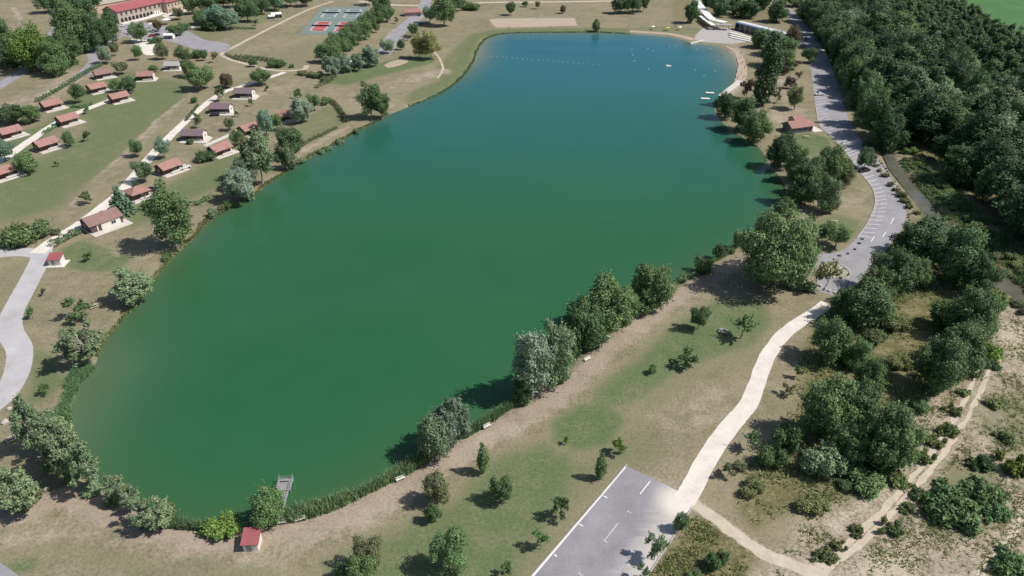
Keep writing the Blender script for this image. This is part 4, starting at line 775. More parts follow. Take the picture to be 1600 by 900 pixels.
many('on the lawn beside the chalk path', [
    ('round', 1090, 515, 32, 477, 'leaf_dark', 'dark round tree with an oval shadow on the lawn'), ('fan', 1157, 529, 36, 488, 'leaf_mid', 'fan-shaped tree beside the picnic table'), ('sapling', 1072, 575, 36, 546, 'leaf_mid', 'open green sapling on the lawn below the dark round tree'), ('round', 1019, 584, 13, 570, 'leaf_mid', 'tiny round bush-like tree on the lawn'), ('fan', 1170, 702, 26, 667, 'leaf_dark', 'small dark tree with a shadow touching the chalk path'), ('sapling', 1137, 744, 22, 720, 'leaf_olive'), ('round', 1062, 828, 24, 798, 'leaf_mid', 'round green tree at the car park edge'), ('sapling', 1022, 875, 36, 835, 'leaf_aspen', 'pale twiggy sapling at the car park edge'), ('sapling', 1005, 908, 22, 880, 'leaf_dark'), ('sapling', 1245, 590, 14, 570, 'leaf_dark'), ('sapling', 1230, 618, 20, 600, 'leaf_olive')])
many('in the thicket beyond the chalk path', [
    ('acacia', 1292, 562, 60, 494, 'leaf_mid'), ('acacia', 1345, 508, 74, 440, 'leaf_dark'), ('acacia', 1318, 495, 50, 452, 'leaf_dark'), ('acacia', 1388, 456, 72, 384, 'leaf_dark'), ('acacia', 1362, 475, 56, 415, 'leaf_mid'), ('acacia', 1425, 446, 46, 400, 'leaf_mid'), ('acacia', 1440, 404, 74, 343, 'leaf_dark'), ('acacia', 1412, 395, 46, 350, 'leaf_mid'), ('acacia', 1482, 436, 80, 354, 'leaf_dark'), ('acacia', 1520, 460, 56, 398, 'leaf_dark'), ('acacia', 1505, 530, 76, 452, 'leaf_dark'), ('acacia', 1530, 520, 44, 455, 'leaf_mid'), ('acacia', 1470, 510, 44, 468, 'leaf_mid'),
    ('acacia', 1455, 608, 76, 528, 'leaf_dark'), ('acacia', 1492, 575, 64, 505, 'leaf_dark'), ('acacia', 1350, 620, 50, 558, 'leaf_mid'), ('acacia', 1335, 575, 44, 530, 'leaf_mid'), ('acacia', 1278, 680, 70, 590, 'leaf_mid'), ('acacia', 1332, 668, 60, 596, 'leaf_dark'), ('acacia', 1372, 728, 78, 628, 'leaf_dark'), ('acacia', 1395, 725, 56, 650, 'leaf_mid'), ('acacia', 1322, 722, 50, 660, 'leaf_mid'),
    ('bush', 1228, 704, 44, 656, 'leaf_mid'), ('bush', 1208, 736, 42, 696, 'leaf_mid'), ('bush', 1288, 745, 60, 690, 'leaf_aspen'), ('bush', 1175, 775, 40, 750, 'weed_leaf'), ('bush', 1272, 800, 46, 770, 'weed_leaf'), ('bush', 1345, 768, 60, 735, 'leaf_mid'), ('bush', 1315, 565, 30, 545, 'weed_leaf'), ('bush', 1400, 520, 44, 498, 'weed_leaf'), ('bush', 1375, 540, 36, 520, 'weed_leaf'), ('bush', 1410, 580, 40, 558, 'weed_leaf'), ('bush', 1440, 645, 26, 625, 'leaf_mid'), ('bush', 1380, 600, 40, 575, 'weed_leaf'), ('bush', 1325, 765, 30, 745, 'leaf_dark'),
    ('bush', 1160, 735, 20, 720, 'leaf_olive'), ('bush', 1122, 892, 34, 860, 'leaf_mid', 'low green shrub in the rough triangle below dirt track'), ('bush', 1085, 905, 22, 890, 'leaf_mid')])
many('on the waste ground', [
    ('weed', 1490, 800, 70, 755, 'leaf_mid'), ('weed', 1530, 785, 70, 745, 'leaf_mid'), ('weed', 1510, 825, 80, 780, 'leaf_mid'), ('weed', 1462, 810, 40, 785, 'leaf_dark'), ('weed', 1555, 810, 46, 780, 'leaf_mid'), ('weed', 1590, 745, 50, 720, 'leaf_bright'), ('weed', 1550, 560, 40, 530, 'leaf_bright'), ('weed', 1545, 575, 30, 555, 'leaf_mid'), ('weed', 1540, 735, 40, 710, 'leaf_dark'), ('weed', 1480, 680, 30, 655, 'weed_leaf'), ('weed', 1465, 700, 30, 680, 'weed_leaf'), ('weed', 1445, 725, 34, 700, 'weed_leaf'), ('weed', 1495, 650, 28, 632, 'weed_leaf'), ('weed', 1510, 620, 22, 605, 'weed_leaf'), ('weed', 1440, 780, 30, 760, 'leaf_mid'), ('weed', 1420, 800, 26, 784, 'weed_leaf'), ('weed', 1400, 838, 40, 815, 'weed_leaf'), ('weed', 1290, 875, 36, 850, 'weed_leaf'), ('weed', 1310, 860, 26, 845, 'weed_leaf'), ('weed', 1590, 900, 60, 875, 'leaf_mid'), ('weed', 1560, 640, 30, 625, 'weed_leaf'), ('weed', 1405, 760, 40, 735, 'weed_leaf'), ('weed', 1440, 690, 24, 672, 'weed_leaf'), ('weed', 1575, 690, 30, 672, 'weed_leaf'), ('weed', 1340, 835, 26, 820, 'weed_leaf')])
# stream banks
rows = []
for t in np.linspace(0.02, 1, 26):
    q = STREAM[int(t * (len(STREAM) - 1))]; nx_ = STREAM[min(len(STREAM) - 1, int(t * (len(STREAM) - 1)) + 1)] - STREAM[max(0, int(t * (len(STREAM) - 1)) - 1)]
    nx_ = nx_ / np.linalg.norm(nx_); nn = np.array([-nx_[1], nx_[0]])
    for sd, mt in ((1, 'leaf_mid'), (-1, 'leaf_olive')):
        pp = q + nn * sd * prand.uniform(5.6, 7.4); wv = prand.uniform(1.8, 3.4)
        place('bush', pp[0], pp[1], wv, wv * prand.uniform(.4, .6), mt if prand.random() < .7 else 'weed_leaf', ('green shrub on the forest-side bank of the brown stream' if sd > 0 else 'dry brownish shrub on the road-side bank of the brown stream'), 'shrubs along the stream ' + ('far bank' if sd > 0 else 'near bank'), 'shrub')
for t in np.linspace(0.0, 1, 34):
    k_ = int(t * (len(STREAM) - 1)); q = STREAM[k_]; d_ = STREAM[min(len(STREAM) - 1, k_ + 1)] - STREAM[max(0, k_ - 1)]; d_ = d_ / np.linalg.norm(d_); nn = np.array([-d_[1], d_[0]])
    pp = q + nn * prand.uniform(7.2, 11.5); wv = prand.uniform(3.0, 5.2)
    place('bush', pp[0], pp[1], wv, wv * prand.uniform(.35, .55), prand.choice(['leaf_mid', 'leaf_mid', 'weed_leaf', 'leaf_bright']), 'green shrub in the belt between the stream and the wood', 'shrubs between stream and wood', 'shrub')
# roadside edge of the wood, then the wood itself
edge = [(1262, 45, 26, 18), (1274, 62, 28, 30), (1290, 82, 30, 44), (1300, 100, 32, 56), (1312, 122, 36, 70), (1322, 145, 38, 92), (1335, 170, 42, 112), (1345, 196, 46, 128), (1362, 215, 50, 150), (1378, 232, 52, 170), (1318, 108, 34, 62), (1250, 28, 28, 4), (1338, 140, 40, 88)]
for bx, by, w_, ty in edge: tree('acacia', bx + 6, by, w_, ty, random.choice(['leaf_mid', 'leaf_dark', 'leaf_dark']), 'at the edge of the wood', 'green tree at the roadside edge of the wood, overhanging the parking road')
wood = np.array(px([(1262, 32), (1300, 88), (1345, 150), (1400, 218), (1440, 245), (1490, 290), (1550, 345), (1600, 395), (1720, 470), (1800, 500), (1800, 250), (1640, 118), (1560, 78), (1480, 34), (1400, 4), (1300, -20)]))
plant = np.array(px([(1385, 0), (1480, 34), (1560, 78), (1680, 132), (1640, 190), (1560, 140), (1480, 100), (1420, 80), (1372, 40)]))
pts = []
tries = 0
while tries < 9000 and len(pts) < 270:
    tries += 1
    x = prand.uniform(wood[:, 0].min(), wood[:, 0].max()); y = prand.uniform(wood[:, 1].min(), wood[:, 1].max())
    X, Y = np.array([x]), np.array([y])
    if sdf(X, Y, wood)[0] < 0 or sdf(X, Y, plant)[0] > -1 or sdf(X, Y, STREAM, False)[0] > -11: continue
    if any((x - a) ** 2 + (y - b_) ** 2 < 7.6 ** 2 for a, b_ in pts): continue
    pts.append((x, y))
for x, y in pts:
    w_ = prand.uniform(7.5, 16); h_ = w_ * prand.uniform(1.15, 1.5)
    mt = prand.choices(['leaf_forest', 'leaf_dark', 'leaf_mid', 'leaf_aspen'], [.42, .32, .18, .08])[0]
    place(prand.choices(['forest', 'acacia', 'aspen'], [.6, .3, .1])[0], x, y, w_, h_, mt, {'leaf_forest': 'full-crowned deep green tree', 'leaf_dark': 'full-crowned dark green tree', 'leaf_mid': 'full-crowned fresh green tree', 'leaf_aspen': 'full-crowned pale grey-green tree'}[mt] + ' in the dense wood beyond the stream', 'trees of the dense wood', 'tree')
# rows of planted poplars along the field
a0 = np.array(P(1400, 20)); ax_ = np.array(P(1640, 130)) - np.array(P(1400, 10)); ax_ /= np.linalg.norm(ax_); ay_ = np.array([-ax_[1], ax_[0]]); cnt = 0
for i in range(-30, 50):
    for j in range(-12, 14):
        q = a0 + ax_ * i * 5.6 + ay_ * j * 6.6 + rng.normal(0, .5, 2)
        if cnt < 290 and sdf(np.array([q[0]]), np.array([q[1]]), plant)[0] > 0:
            cnt += 1; place('poplar', q[0], q[1], prand.uniform(5, 6.6), prand.uniform(14, 17.5), prand.choice(['leaf_forest', 'leaf_dark', 'leaf_mid']), 'narrow poplar in the planted rows beside the green field', 'poplars planted in rows', 'tree')

# hedges
def hedge(pts, w_, h_, mat, label, density=16):
    c = spline(px(pts), .8); r = np.random.default_rng(len(label) + int(abs(c[0, 0])))
    L = np.linalg.norm(np.diff(c, axis=0), axis=1).sum(); k = int(L * (w_ + 2 * h_) * density)
    i = r.uniform(0, len(c) - 1.01, k); b0 = c[i.astype(int)]; b1 = c[i.astype(int) + 1]; fr_ = (i % 1)[:, None]; q = b0 + (b1 - b0) * fr_
    t = (b1 - b0) / (np.linalg.norm(b1 - b0, axis=1)[:, None] + 1e-9); nn = np.stack([-t[:, 1], t[:, 0]], 1)
    a = r.uniform(0, math.pi, k); lump = 1 + .25 * np.sin(i * 1.7) + .15 * np.sin(i * 4.1 + 1); rr = r.uniform(.75, 1.05, k) * lump
    C = np.column_stack([q + nn * (np.cos(a) * w_ / 2 * rr)[:, None], np.clip(np.sin(a) ** .6 * h_ * rr, .03, None)])
    N = np.column_stack([nn * np.cos(a)[:, None], np.sin(a) + .2]) + r.normal(size=(k, 3)) * .6
    base = Vector((c[0, 0], c[0, 1], 0)); C[:, 0] -= base.x; C[:, 1] -= base.y
    V, F = quads(C, N, .34, r, 1.2)
    o = obj('hedge', fastmesh('hedge', V, F), mat); o.location = base; tag(o, label, 'hedge', 'hedges of the holiday park'); return o
hedge([(58, 160), (85, 145), (110, 130), (135, 115), (160, 102)], 2.0, 1.6, 'leaf_mid', 'clipped hedge beside the narrow concrete path above the chalets')
hedge([(82, 386), (96, 378), (110, 371), (124, 364)], 2.4, 1.9, 'leaf_dark', 'dark hedge beside the chalk road near the red-roofed hut')
hedge([(112, 168), (130, 168), (146, 163)], 1.2, 1.2, 'leaf_dark', 'low dark hedge along the upper camp road between two chalets')
hedge([(68, 210), (80, 203), (92, 196)], 1.2, 1.2, 'leaf_dark', 'low hedge behind the chalet at the camp road bend')
hedge([(353, 86), (370, 93), (388, 97)], 2.0, 1.2, 'leaf_olive', 'brownish low hedge along the gravel path')
hedge([(367, 91), (400, 93), (430, 98), (447, 104)], 2.4, 1.9, 'leaf_dark', 'dark hedge along the lower side of the dry meadow')
hedge([(476, 117), (490, 121), (500, 122)], 2.2, 1.4, 'leaf_olive', 'short brownish hedge at the path corner')
hedge([(494, 138), (504, 133), (516, 128)], 2.2, 1.4, 'leaf_olive', 'short olive hedge on the dry bank above the chalets')
hedge([(505, 157), (518, 160), (530, 172), (541, 192)], 2.0, 1.6, 'leaf_olive', 'curved dark hedge climbing up from the shore')
hedge([(470, 230), (486, 220), (505, 211), (527, 200)], 1.4, 1.1, 'leaf_olive', 'thin hedge running along the shore path')
hedge([(306, 322), (318, 315), (330, 308)], 1.6, 1.3, 'leaf_mid', 'low hedge along the bank below the grassy slope')
hedge([(310, 165), (300, 178), (290, 190)], 1.0, 1.0, 'leaf_dark', 'low hedge beside the camp road by the purple-roofed chalets')
hedge([(345, 44), (400, 46)], 2.0, 1.2, 'leaf_dark', 'dark hedge edging the meadow below the large building')

# reeds, weeds (nobody could count them)
TRACKS = [spline(px(t_), 2.0) for t_ in ([(1545, 560), (1536, 580), (1522, 615), (1500, 655), (1460, 715), (1400, 785), (1345, 840), (1290, 885), (1250, 930)], [(1078, 784), (1120, 812), (1160, 842), (1200, 868), (1270, 895), (1340, 930)], [(1420, 700), (1400, 745), (1370, 775), (1300, 820)])]
def off_tracks(q, m_=2.2):
    ok = np.ones(len(q), bool)
    for t_ in TRACKS: ok &= seg_dist(q[:, 0], q[:, 1], t_, False)[0] > m_
    return q[ok]
def blades(name, pts2, h0, h1, wid, per, mat, label, cat, lean=.25, seed=3):
    r = np.random.default_rng(seed); k = len(pts2) * per; q = np.repeat(np.asarray(pts2), per, 0) + r.normal(0, .25, (k, 2))
    h = r.uniform(h0, h1, k); a = r.uniform(0, 6.28, k); d = np.stack([np.cos(a), np.sin(a)], 1) * wid / 2; ln = r.normal(0, lean, (k, 2)) * h[:, None]; z0 = ground_z(q[:, 0], q[:, 1]) - .05
    V = np.stack([np.column_stack([q - d, z0]), np.column_stack([q + d, z0]), np.column_stack([q + d * .8 + ln * .5, z0 + h * .65]), np.column_stack([q - d * .8 + ln * .5, z0 + h * .65]), np.column_stack([q + ln + d * .15, z0 + h]), np.column_stack([q + ln - d * .15, z0 + h])], 1).reshape(-1, 3)
    b_ = np.arange(k) * 6; F = np.concatenate([np.stack([b_, b_ + 1, b_ + 2, b_ + 3], 1), np.stack([b_ + 3, b_ + 2, b_ + 4, b_ + 5], 1)])
    o = obj(name, fastmesh(name, V, F), mat); tag(o, label, cat, kind='stuff'); return o
def shore_points(p0, p1, count, lo, hi, seed):
    """points in a band along the lake outline between two outline spots"""
    r = np.random.default_rng(seed); a, b_ = np.array(P(*p0)), np.array(P(*p1))
    i0 = int(np.argmin(((LAKE - a) ** 2).sum(1))); i1 = int(np.argmin(((LAKE - b_) ** 2).sum(1)))
    if i1 < i0: i0, i1 = i1, i0
    sgn = -1 if sum(LAKE[i][0] * LAKE[(i + 1) % len(LAKE)][1] - LAKE[(i + 1) % len(LAKE)][0] * LAKE[i][1] for i in range(len(LAKE))) > 0 else 1
    u = r.uniform(i0, i1 - .01, count); k = u.astype(int); f_ = (u % 1)[:, None]; q = LAKE[k] * (1 - f_) + LAKE[(k + 1) % len(LAKE)] * f_
    t = LAKE[(k + 1) % len(LAKE)] - LAKE[k]; t /= np.linalg.norm(t, axis=1)[:, None]; nn = np.stack([-t[:, 1], t[:, 0]], 1) * sgn
    wv = np.clip(.55 + .6 * np.sin(u * .9) * np.sin(u * .37 + 1) + .35 * np.sin(u * 2.3), .08, 1.2)
    return q + nn * (r.uniform(lo, hi, count) * wv)[:, None]
blades('reeds', shore_points((400, 822), (660, 720), 2000, -1.4, 1.3, 1), .9, 2.2, .16, 4, 'reed_leaf', 'band of green reeds along the near shore by the pier', 'reeds', seed=1)
blades('reeds', shore_points((143, 575), (103, 660), 1500, -.6, 3.0, 2), 1.0, 2.0, .16, 4, 'reed_leaf', 'reed band on the left shore below the leaning tree', 'reeds', seed=2)
blades('reeds', shore_points((265, 818), (330, 826), 500, -.8, 1.0, 3), 1.0, 2.0, .16, 4, 'reed_leaf', 'reed tuft next to the bright yellow-green bush', 'reeds', seed=3)
blades('reeds', shore_points((720, 685), (800, 633), 700, -.8, 1.0, 4), 1.2, 2.2, .16, 4, 'reed_leaf', 'reed clumps between the silver willow and dense bank trees', 'reeds', seed=4)
blades('reeds', shore_points((985, 490), (1165, 374), 1500, -.3, 1.2, 5), .7, 1.5, .16, 4, 'reed_leaf', 'low reeds along the bank below the huge tree', 'reeds', seed=5)
blades('reeds', shore_points((608, 178), (275, 395), 1500, -.1, 1.5, 6), .3, .9, .18, 4, 'weed_leaf', 'rough reedy growth along the chalet-side bank', 'reeds', seed=6)
blades('reeds', shore_points((275, 395), (150, 560), 500, -.1, 1.4, 7), .3, .9, .18, 4, 'weed_leaf', 'rough reedy growth along bank under the leaning trees', 'reeds', seed=7)
blades('reeds', shore_points((985, 52), (640, 165), 1500, -.2, .9, 8), .4, .8, .2, 4, 'leaf_dark', 'low dark sedge edging the far grassy shore', 'reeds', seed=8)
def inside(poly_px, count, seed, keepf=None):
    r = np.random.default_rng(seed); poly = np.array(px(poly_px)); out = []
    q = np.stack([r.uniform(poly[:, 0].min(), poly[:, 0].max(), count * 5), r.uniform(poly[:, 1].min(), poly[:, 1].max(), count * 5)], 1)
    _, ins = seg_dist(q[:, 0], q[:, 1], poly, True); q = q[ins]
    # clumping
    cl = np.sin(q[:, 0] * .33 + 1.3 * np.sin(q[:, 1] * .21)) * np.sin(q[:, 1] * .41 + np.sin(q[:, 0] * .27)) + r.normal(0, .45, len(q)); q = off_tracks(q[cl > .05])
    return q[:count]
blades('weeds', inside([(1545, 480), (1640, 500), (1700, 900), (1200, 905), (1260, 810), (1370, 768), (1425, 700), (1445, 640), (1540, 570)], 4200, 11), .12, .5, .2, 6, 'weed_leaf', 'scattered dusty weeds over the pale waste ground', 'weeds', .7, 11)
blades('weeds', inside([(1290, 490), (1330, 440), (1400, 390), (1500, 390), (1560, 450), (1545, 560), (1430, 640), (1410, 730), (1330, 790), (1230, 800), (1180, 830), (1150, 790), (1170, 720), (1230, 650), (1250, 560)], 5000, 12), .2, .7, .26, 4, 'weed_leaf', 'tall rough weeds on the thicket floor', 'weeds', .6, 12)
blades('weeds', inside([(1400, 240), (1450, 265), (1520, 320), (1600, 390), (1680, 450), (1680, 505), (1600, 448), (1520, 390), (1440, 300)], 5000, 14), .2, .9, .25, 4, 'leaf_mid', 'rank green growth along the forest side of the stream', 'weeds', .6, 14)
blades('weeds', inside([(1065, 835), (1090, 800), (1180, 858), (1160, 915), (1010, 915)], 450, 13), .15, .5, .25, 5, 'weed_leaf', 'rough weeds in the triangle below the dirt track', 'weeds', .6, 13)

# ================================================================== buildings and objects
def gable_body(mb, x0, x1, y0, y1, h, ridge):
    ym = (y0 + y1) / 2
    v = [(x0, y0, 0), (x1, y0, 0), (x1, y1, 0), (x0, y1, 0), (x0, y0, h), (x1, y0, h), (x1, y1, h), (x0, y1, h), (x0, ym, ridge), (x1, ym, ridge)]
    return mb.add(v, [(0, 1, 5, 4), (2, 3, 7, 6), (1, 2, 6, 9, 5), (3, 0, 4, 8, 7), (3, 2, 1, 0)])
def gable_roof(mb, x0, x1, y0, y1, h, ridge, o=.5, t=.16):
    ym = (y0 + y1) / 2; k = (ridge - h) / (ym - y0)
    for s, ye in ((-1, y0 - o), (1, y1 + o)):
        ze = h - k * o + .03; zr = ridge + .03
        a = [(x0 - o, ye, ze), (x1 + o, ye, ze), (x1 + o, ym + .001 * s, zr), (x0 - o, ym + .001 * s, zr)]
        v = a + [(x, y, z + t) for x, y, z in a]
        f = [(3, 2, 1, 0), (4, 5, 6, 7), (0, 1, 5, 4), (1, 2, 6, 5), (2, 3, 7, 6), (3, 0, 4, 7)]
        mb.add(v, f if s < 0 else [q[::-1] for q in f])
    return mb
def hip_roof(mb, x0, x1, y0, y1, h, ridge, inset, o=.5):
    ym = (y0 + y1) / 2; x0 -= o; x1 += o; y0 -= o; y1 += o
    v = [(x0, y0, h - .05), (x1, y0, h - .05), (x1, y1, h - .05), (x0, y1, h - .05), (x0, y0, h + .12), (x1, y0, h + .12), (x1, y1, h + .12), (x0, y1, h + .12), (x0 + inset, ym, ridge), (x1 - inset, ym, ridge)]
    return mb.add(v, [(3, 2, 1, 0), (0, 1, 5, 4), (1, 2, 6, 5), (2, 3, 7, 6), (3, 0, 4, 7), (4, 5, 9, 8), (6, 7, 8, 9), (5, 6, 9), (7, 4, 8)])
def window(parent, c, w, h, face, mat='glass', frame='paint_white', name='window'):
    """window with frame bars; face = outward axis ('x+','x-','y+','y-')"""
    s = 1 if face[1] == '+' else -1; ax = face[0]
    def bx(mb, du, dv, lu, lv, dep, off):
        if ax == 'x': mb.box((c[0] + s * off, c[1] + du, c[2] + dv), (dep, lu, lv))
        else: mb.box((c[0] + du, c[1] + s * off, c[2] + dv), (lu, dep, lv))
    p = MB(); bx(p, 0, 0, w, h, .06, .03); o = p.build(name, mat, parent)
    f = MB()
    for d in (-1, 1): bx(f, d * w / 2, 0, .1, h + .1, .1, .05); bx(f, 0, d * h / 2, w - .1, .1, .1, .05)
    if w > .9: bx(f, 0, 0, .07, h - .1, .1, .05)
    f.build('frame', frame, o); return o
def chalet(cx, cy, deg, roof, wall, label, L=7.4, D=5.6, hip=False, terr=(1.9, 1.8), white_end=True, group='holiday chalets on the lawns', wallh=2.35, rise=1.5, front_white=False):
    x, y = P(cx, cy); e = empty('chalet', (x, y, 0), R(deg)); tag(e, label, 'chalet', group)
    a, b_ = L / 2, D / 2
    MB().prism([(-a - .5, -b_ - terr[0]), (a + terr[1], -b_ - terr[0]), (a + terr[1], b_ * .5), (a + .3, b_ + .4), (-a - .5, b_ + .4)], -.05, .16).build('terrace', 'concrete', e)
    body = MB(); py = -b_ + 1.5       # porch recess on the terrace side
    if hip:
        body.box((0, (py + b_) / 2, .16 + wallh / 2), (L, b_ - py, wallh)); body.build('wall', wall, e)
        MB_ = hip_roof(MB(), -a, a, -b_, b_, wallh + .16, wallh + rise + .3, D * .5, .45); MB_.build('roof', roof, e)
    else:
        gable_body(body, -a, a, -b_ if front_white else py, b_, wallh + .16, wallh + rise + .16) if front_white else body.box((0, (py + b_) / 2, .16 + wallh / 2), (L, b_ - py, wallh))
        body.build('wall', wall, e)
        if not front_white:
            for sx in (-1, 1):
                g = MB(); x_ = sx * (a - .06); g.add([(x_ - .06, -b_, wallh + .17), (x_ - .06, b_, wallh + .17), (x_ - .06, 0, wallh + rise + .14), (x_ + .06, -b_, wallh + .17), (x_ + .06, b_, wallh + .17), (x_ + .06, 0, wallh + rise + .14)], [(0, 2, 1), (3, 4, 5), (0, 1, 4, 3), (1, 2, 5, 4), (2, 0, 3, 5)])
                g.build('gable', 'wall_white' if (white_end and sx > 0) else wall, e)
        gable_roof(MB(), -a, a, -b_, b_, wallh + .16, wallh + rise + .16, .45).build('roof', roof, e)
    if white_end:
        MB().box((a + .04, .55 if not front_white else 0, .16 + wallh / 2), (.08, D - 1.6, wallh - .06)).build('end_panel', 'wall_white', e)
        window(e, (a + .08, .5, 1.5), 1.0, 1.1, 'x+')
    fy = -b_ if front_white else py
    if front_white: MB().box((.6, -b_ - .04, .16 + wallh / 2), (L * .74, .08, wallh - .06)).build('front_panel', 'wall_white', e); fy -= .08
    d = MB().box((-a * .45, fy - .03, 1.16), (.95, .06, 2.0)).build('door', 'shutter', e)
    window(e, (a * .42, fy, 1.45), 1.5, 1.1, 'y-'); window(e, (-a, .6, 1.5), 1.0, 1.0, 'x-')
    if not front_white:
        for sx in (-1, 1): MB().tube([(sx * (a - .1), -b_ + .1, .16), (sx * (a - .1), -b_ + .1, wallh + .16)], .09, 5).build('post', 'timber_brown', e)
        rl = MB(); rl.box((a * .35, -b_ - .25, 1.0), (L * .62, .1, .1)); rl.box((a * .35, -b_ - .25, .62), (L * .62, .06, .42)); rl.build('railing', 'wall_white', e)
    return e
CH = [(162, 121, 40, 'roof_brown', 'timber_brown', 'brown-roofed chalet below the hedge, its white end half hidden'), (229, 124, 10, 'roof_terracotta', 'timber_brown', 'small red-roofed chalet behind a bluish tree at lawn top'), (153, 143, 50, 'roof_terracotta', 'timber_brown', 'red-roofed chalet beside two green trees along camp road'), (187, 158, 48, 'roof_terracotta', 'timber_brown', 'red-roofed chalet at the end of the upper camp road'),
      (82, 170, 52, 'roof_terracotta', 'timber_brown', 'red-roofed chalet beside the low dark hedge and camp road'), (107, 193, 54, 'roof_terracotta', 'timber_brown', 'red-roofed chalet jutting onto the long lawn, terrace to the lawn'), (18, 213, 54, 'roof_terracotta', 'timber_brown', 'red-roofed chalet under the dark tree pair by camp road'), (74, 232, 56, 'roof_terracotta', 'timber_brown', 'red-roofed chalet with a grey-green tree off its terrace corner'), (9, 276, 56, 'roof_terracotta', 'timber_brown', 'red-roofed chalet below the camp road by a shaded tree'),
      (265, 268, 56, 'roof_terracotta', 'timber_brown', 'red-roofed chalet with a dark car parked on its terrace'), (345, 240, 54, 'roof_terracotta', 'timber_brown', 'red-roofed chalet on the slope above the tall bank trees'), (390, 208, 54, 'roof_terracotta', 'timber_brown', 'red-roofed chalet half hidden by a bluish tree'), (449, 187, 20, 'roof_terracotta', 'timber_brown', 'red-roofed chalet next to the silver tree')]
for c_ in CH: chalet(*c_)
for cx, cy, dg, lab in ((383, 151, -4, 'purple-roofed chalet highest up along the chalk camp road'), (347, 175, -2, 'purple-roofed chalet with a dark car in front, by the road'), (305, 217, -2, 'purple-roofed chalet beside a row of small bushes')):
    chalet(cx, cy, dg, 'roof_purple', 'timber_purple', lab, terr=(2.2, 2.6), L=8.2)
chalet(217, 308, 50, 'roof_terracotta', 'timber_brown', 'square hip-roofed red chalet beside the conical conifer', L=6, D=6, hip=True, white_end=False)
chalet(161, 352, 52, 'roof_brown', 'timber_purple', 'large brown-roofed chalet with a white lake-side front by the chalk road', L=10, D=6.6, terr=(3.0, 1.6), white_end=False, front_white=True, wallh=2.5, rise=1.7)
chalet(271, 108, 2, 'roof_grey', 'timber_grey', 'low grey chalet with a white end on the upper lawn', L=7, D=5)

def small_hut(cx, cy, deg, w_, d_, h_, label, roofmat='roof_red', slab=0.0, wallmat='wall_white'):
    x, y = P(cx, cy); e = empty('service_hut', (x, y, 0), R(deg)); tag(e, label, 'hut')
    if slab: MB().box((.3, -.2, .06), (w_ + slab, d_ + slab, .14)).build('slab', 'chalk', e)
    z0 = .13 if slab else 0
    b_ = MB(); v = [(-w_ / 2, -d_ / 2, z0), (w_ / 2, -d_ / 2, z0), (w_ / 2, d_ / 2, z0), (-w_ / 2, d_ / 2, z0), (-w_ / 2, -d_ / 2, h_), (w_ / 2, -d_ / 2, h_), (w_ / 2, d_ / 2, h_ + .7), (-w_ / 2, d_ / 2, h_ + .7)]
    b_.add(v, [(3, 2, 1, 0), (4, 5, 6, 7), (0, 1, 5, 4), (1, 2, 6, 5), (2, 3, 7, 6), (3, 0, 4, 7)]); b_.build('wall', wallmat, e)
    o = .28; k = .7 / d_; a = [(-w_ / 2 - o, -d_ / 2 - o, h_ + .02 - k * o), (w_ / 2 + o, -d_ / 2 - o, h_ + .02 - k * o), (w_ / 2 + o, d_ / 2 + o, h_ + .72 + k * o), (-w_ / 2 - o, d_ / 2 + o, h_ + .72 + k * o)]
    r_ = MB().add(a + [(p[0], p[1], p[2] + .14) for p in a], [(3, 2, 1, 0), (4, 5, 6, 7), (0, 1, 5, 4), (1, 2, 6, 5), (2, 3, 7, 6), (3, 0, 4, 7)]); r_.build('roof', roofmat, e)
    dr = MB().box((-w_ * .12, -d_ / 2 - .03, z0 + .95), (.9, .06, 1.85)).build('door', 'timber_grey', e)
    MB().box((.3 - w_ * .12, -d_ / 2 - .08, z0 + .95), (.06, .06, .18)).build('handle', 'steel', dr)
    return e
small_hut(396, 852, 3, 2.5, 2.6, 1.9, 'white hut with a red roof on the bare shore below the pier')
small_hut(90, 412, 4, 3.4, 2.6, 2.0, 'white hut with an orange-red roof on a slab at the road fork', slab=1.6)

# wash house by the parking road
x, y = P(1252, 207); e = empty('wash_house', (x, y, 0), R(18)); tag(e, 'terracotta-roofed wash house with grey-blue front by the parking road', 'building')
gable_body(MB(), -5.2, 5.2, -.2, 5.8, 2.7, 4.3).build('wall', 'wall_blue', e); gable_roof(MB(), -5.2, 5.2, -.2, 5.8, 2.7, 4.3, .6).build('roof', 'roof_terracotta', e)
for xx in (-3, 0, 3): window(e, (xx, -.2, 1.9), 1.2, .6, 'y-')
MB().box((4.0, -.24, 1.05), (1.0, .08, 2.1)).build('door', 'shutter', e)
wg = MB(); gable_body(wg, 1.6, 5.8, 6.4, 11.6, 2.6, 3.9); wg.build('wing_wall', 'wall_cream', e); gable_roof(MB(), 1.6, 5.8, 6.4, 11.6, 2.6, 3.9, .5).build('wing_roof', 'roof_terracotta', e)
MB().box((7.6, 2.6, .05), (4.4, 8.0, .14)).build('forecourt', 'chalk', e)

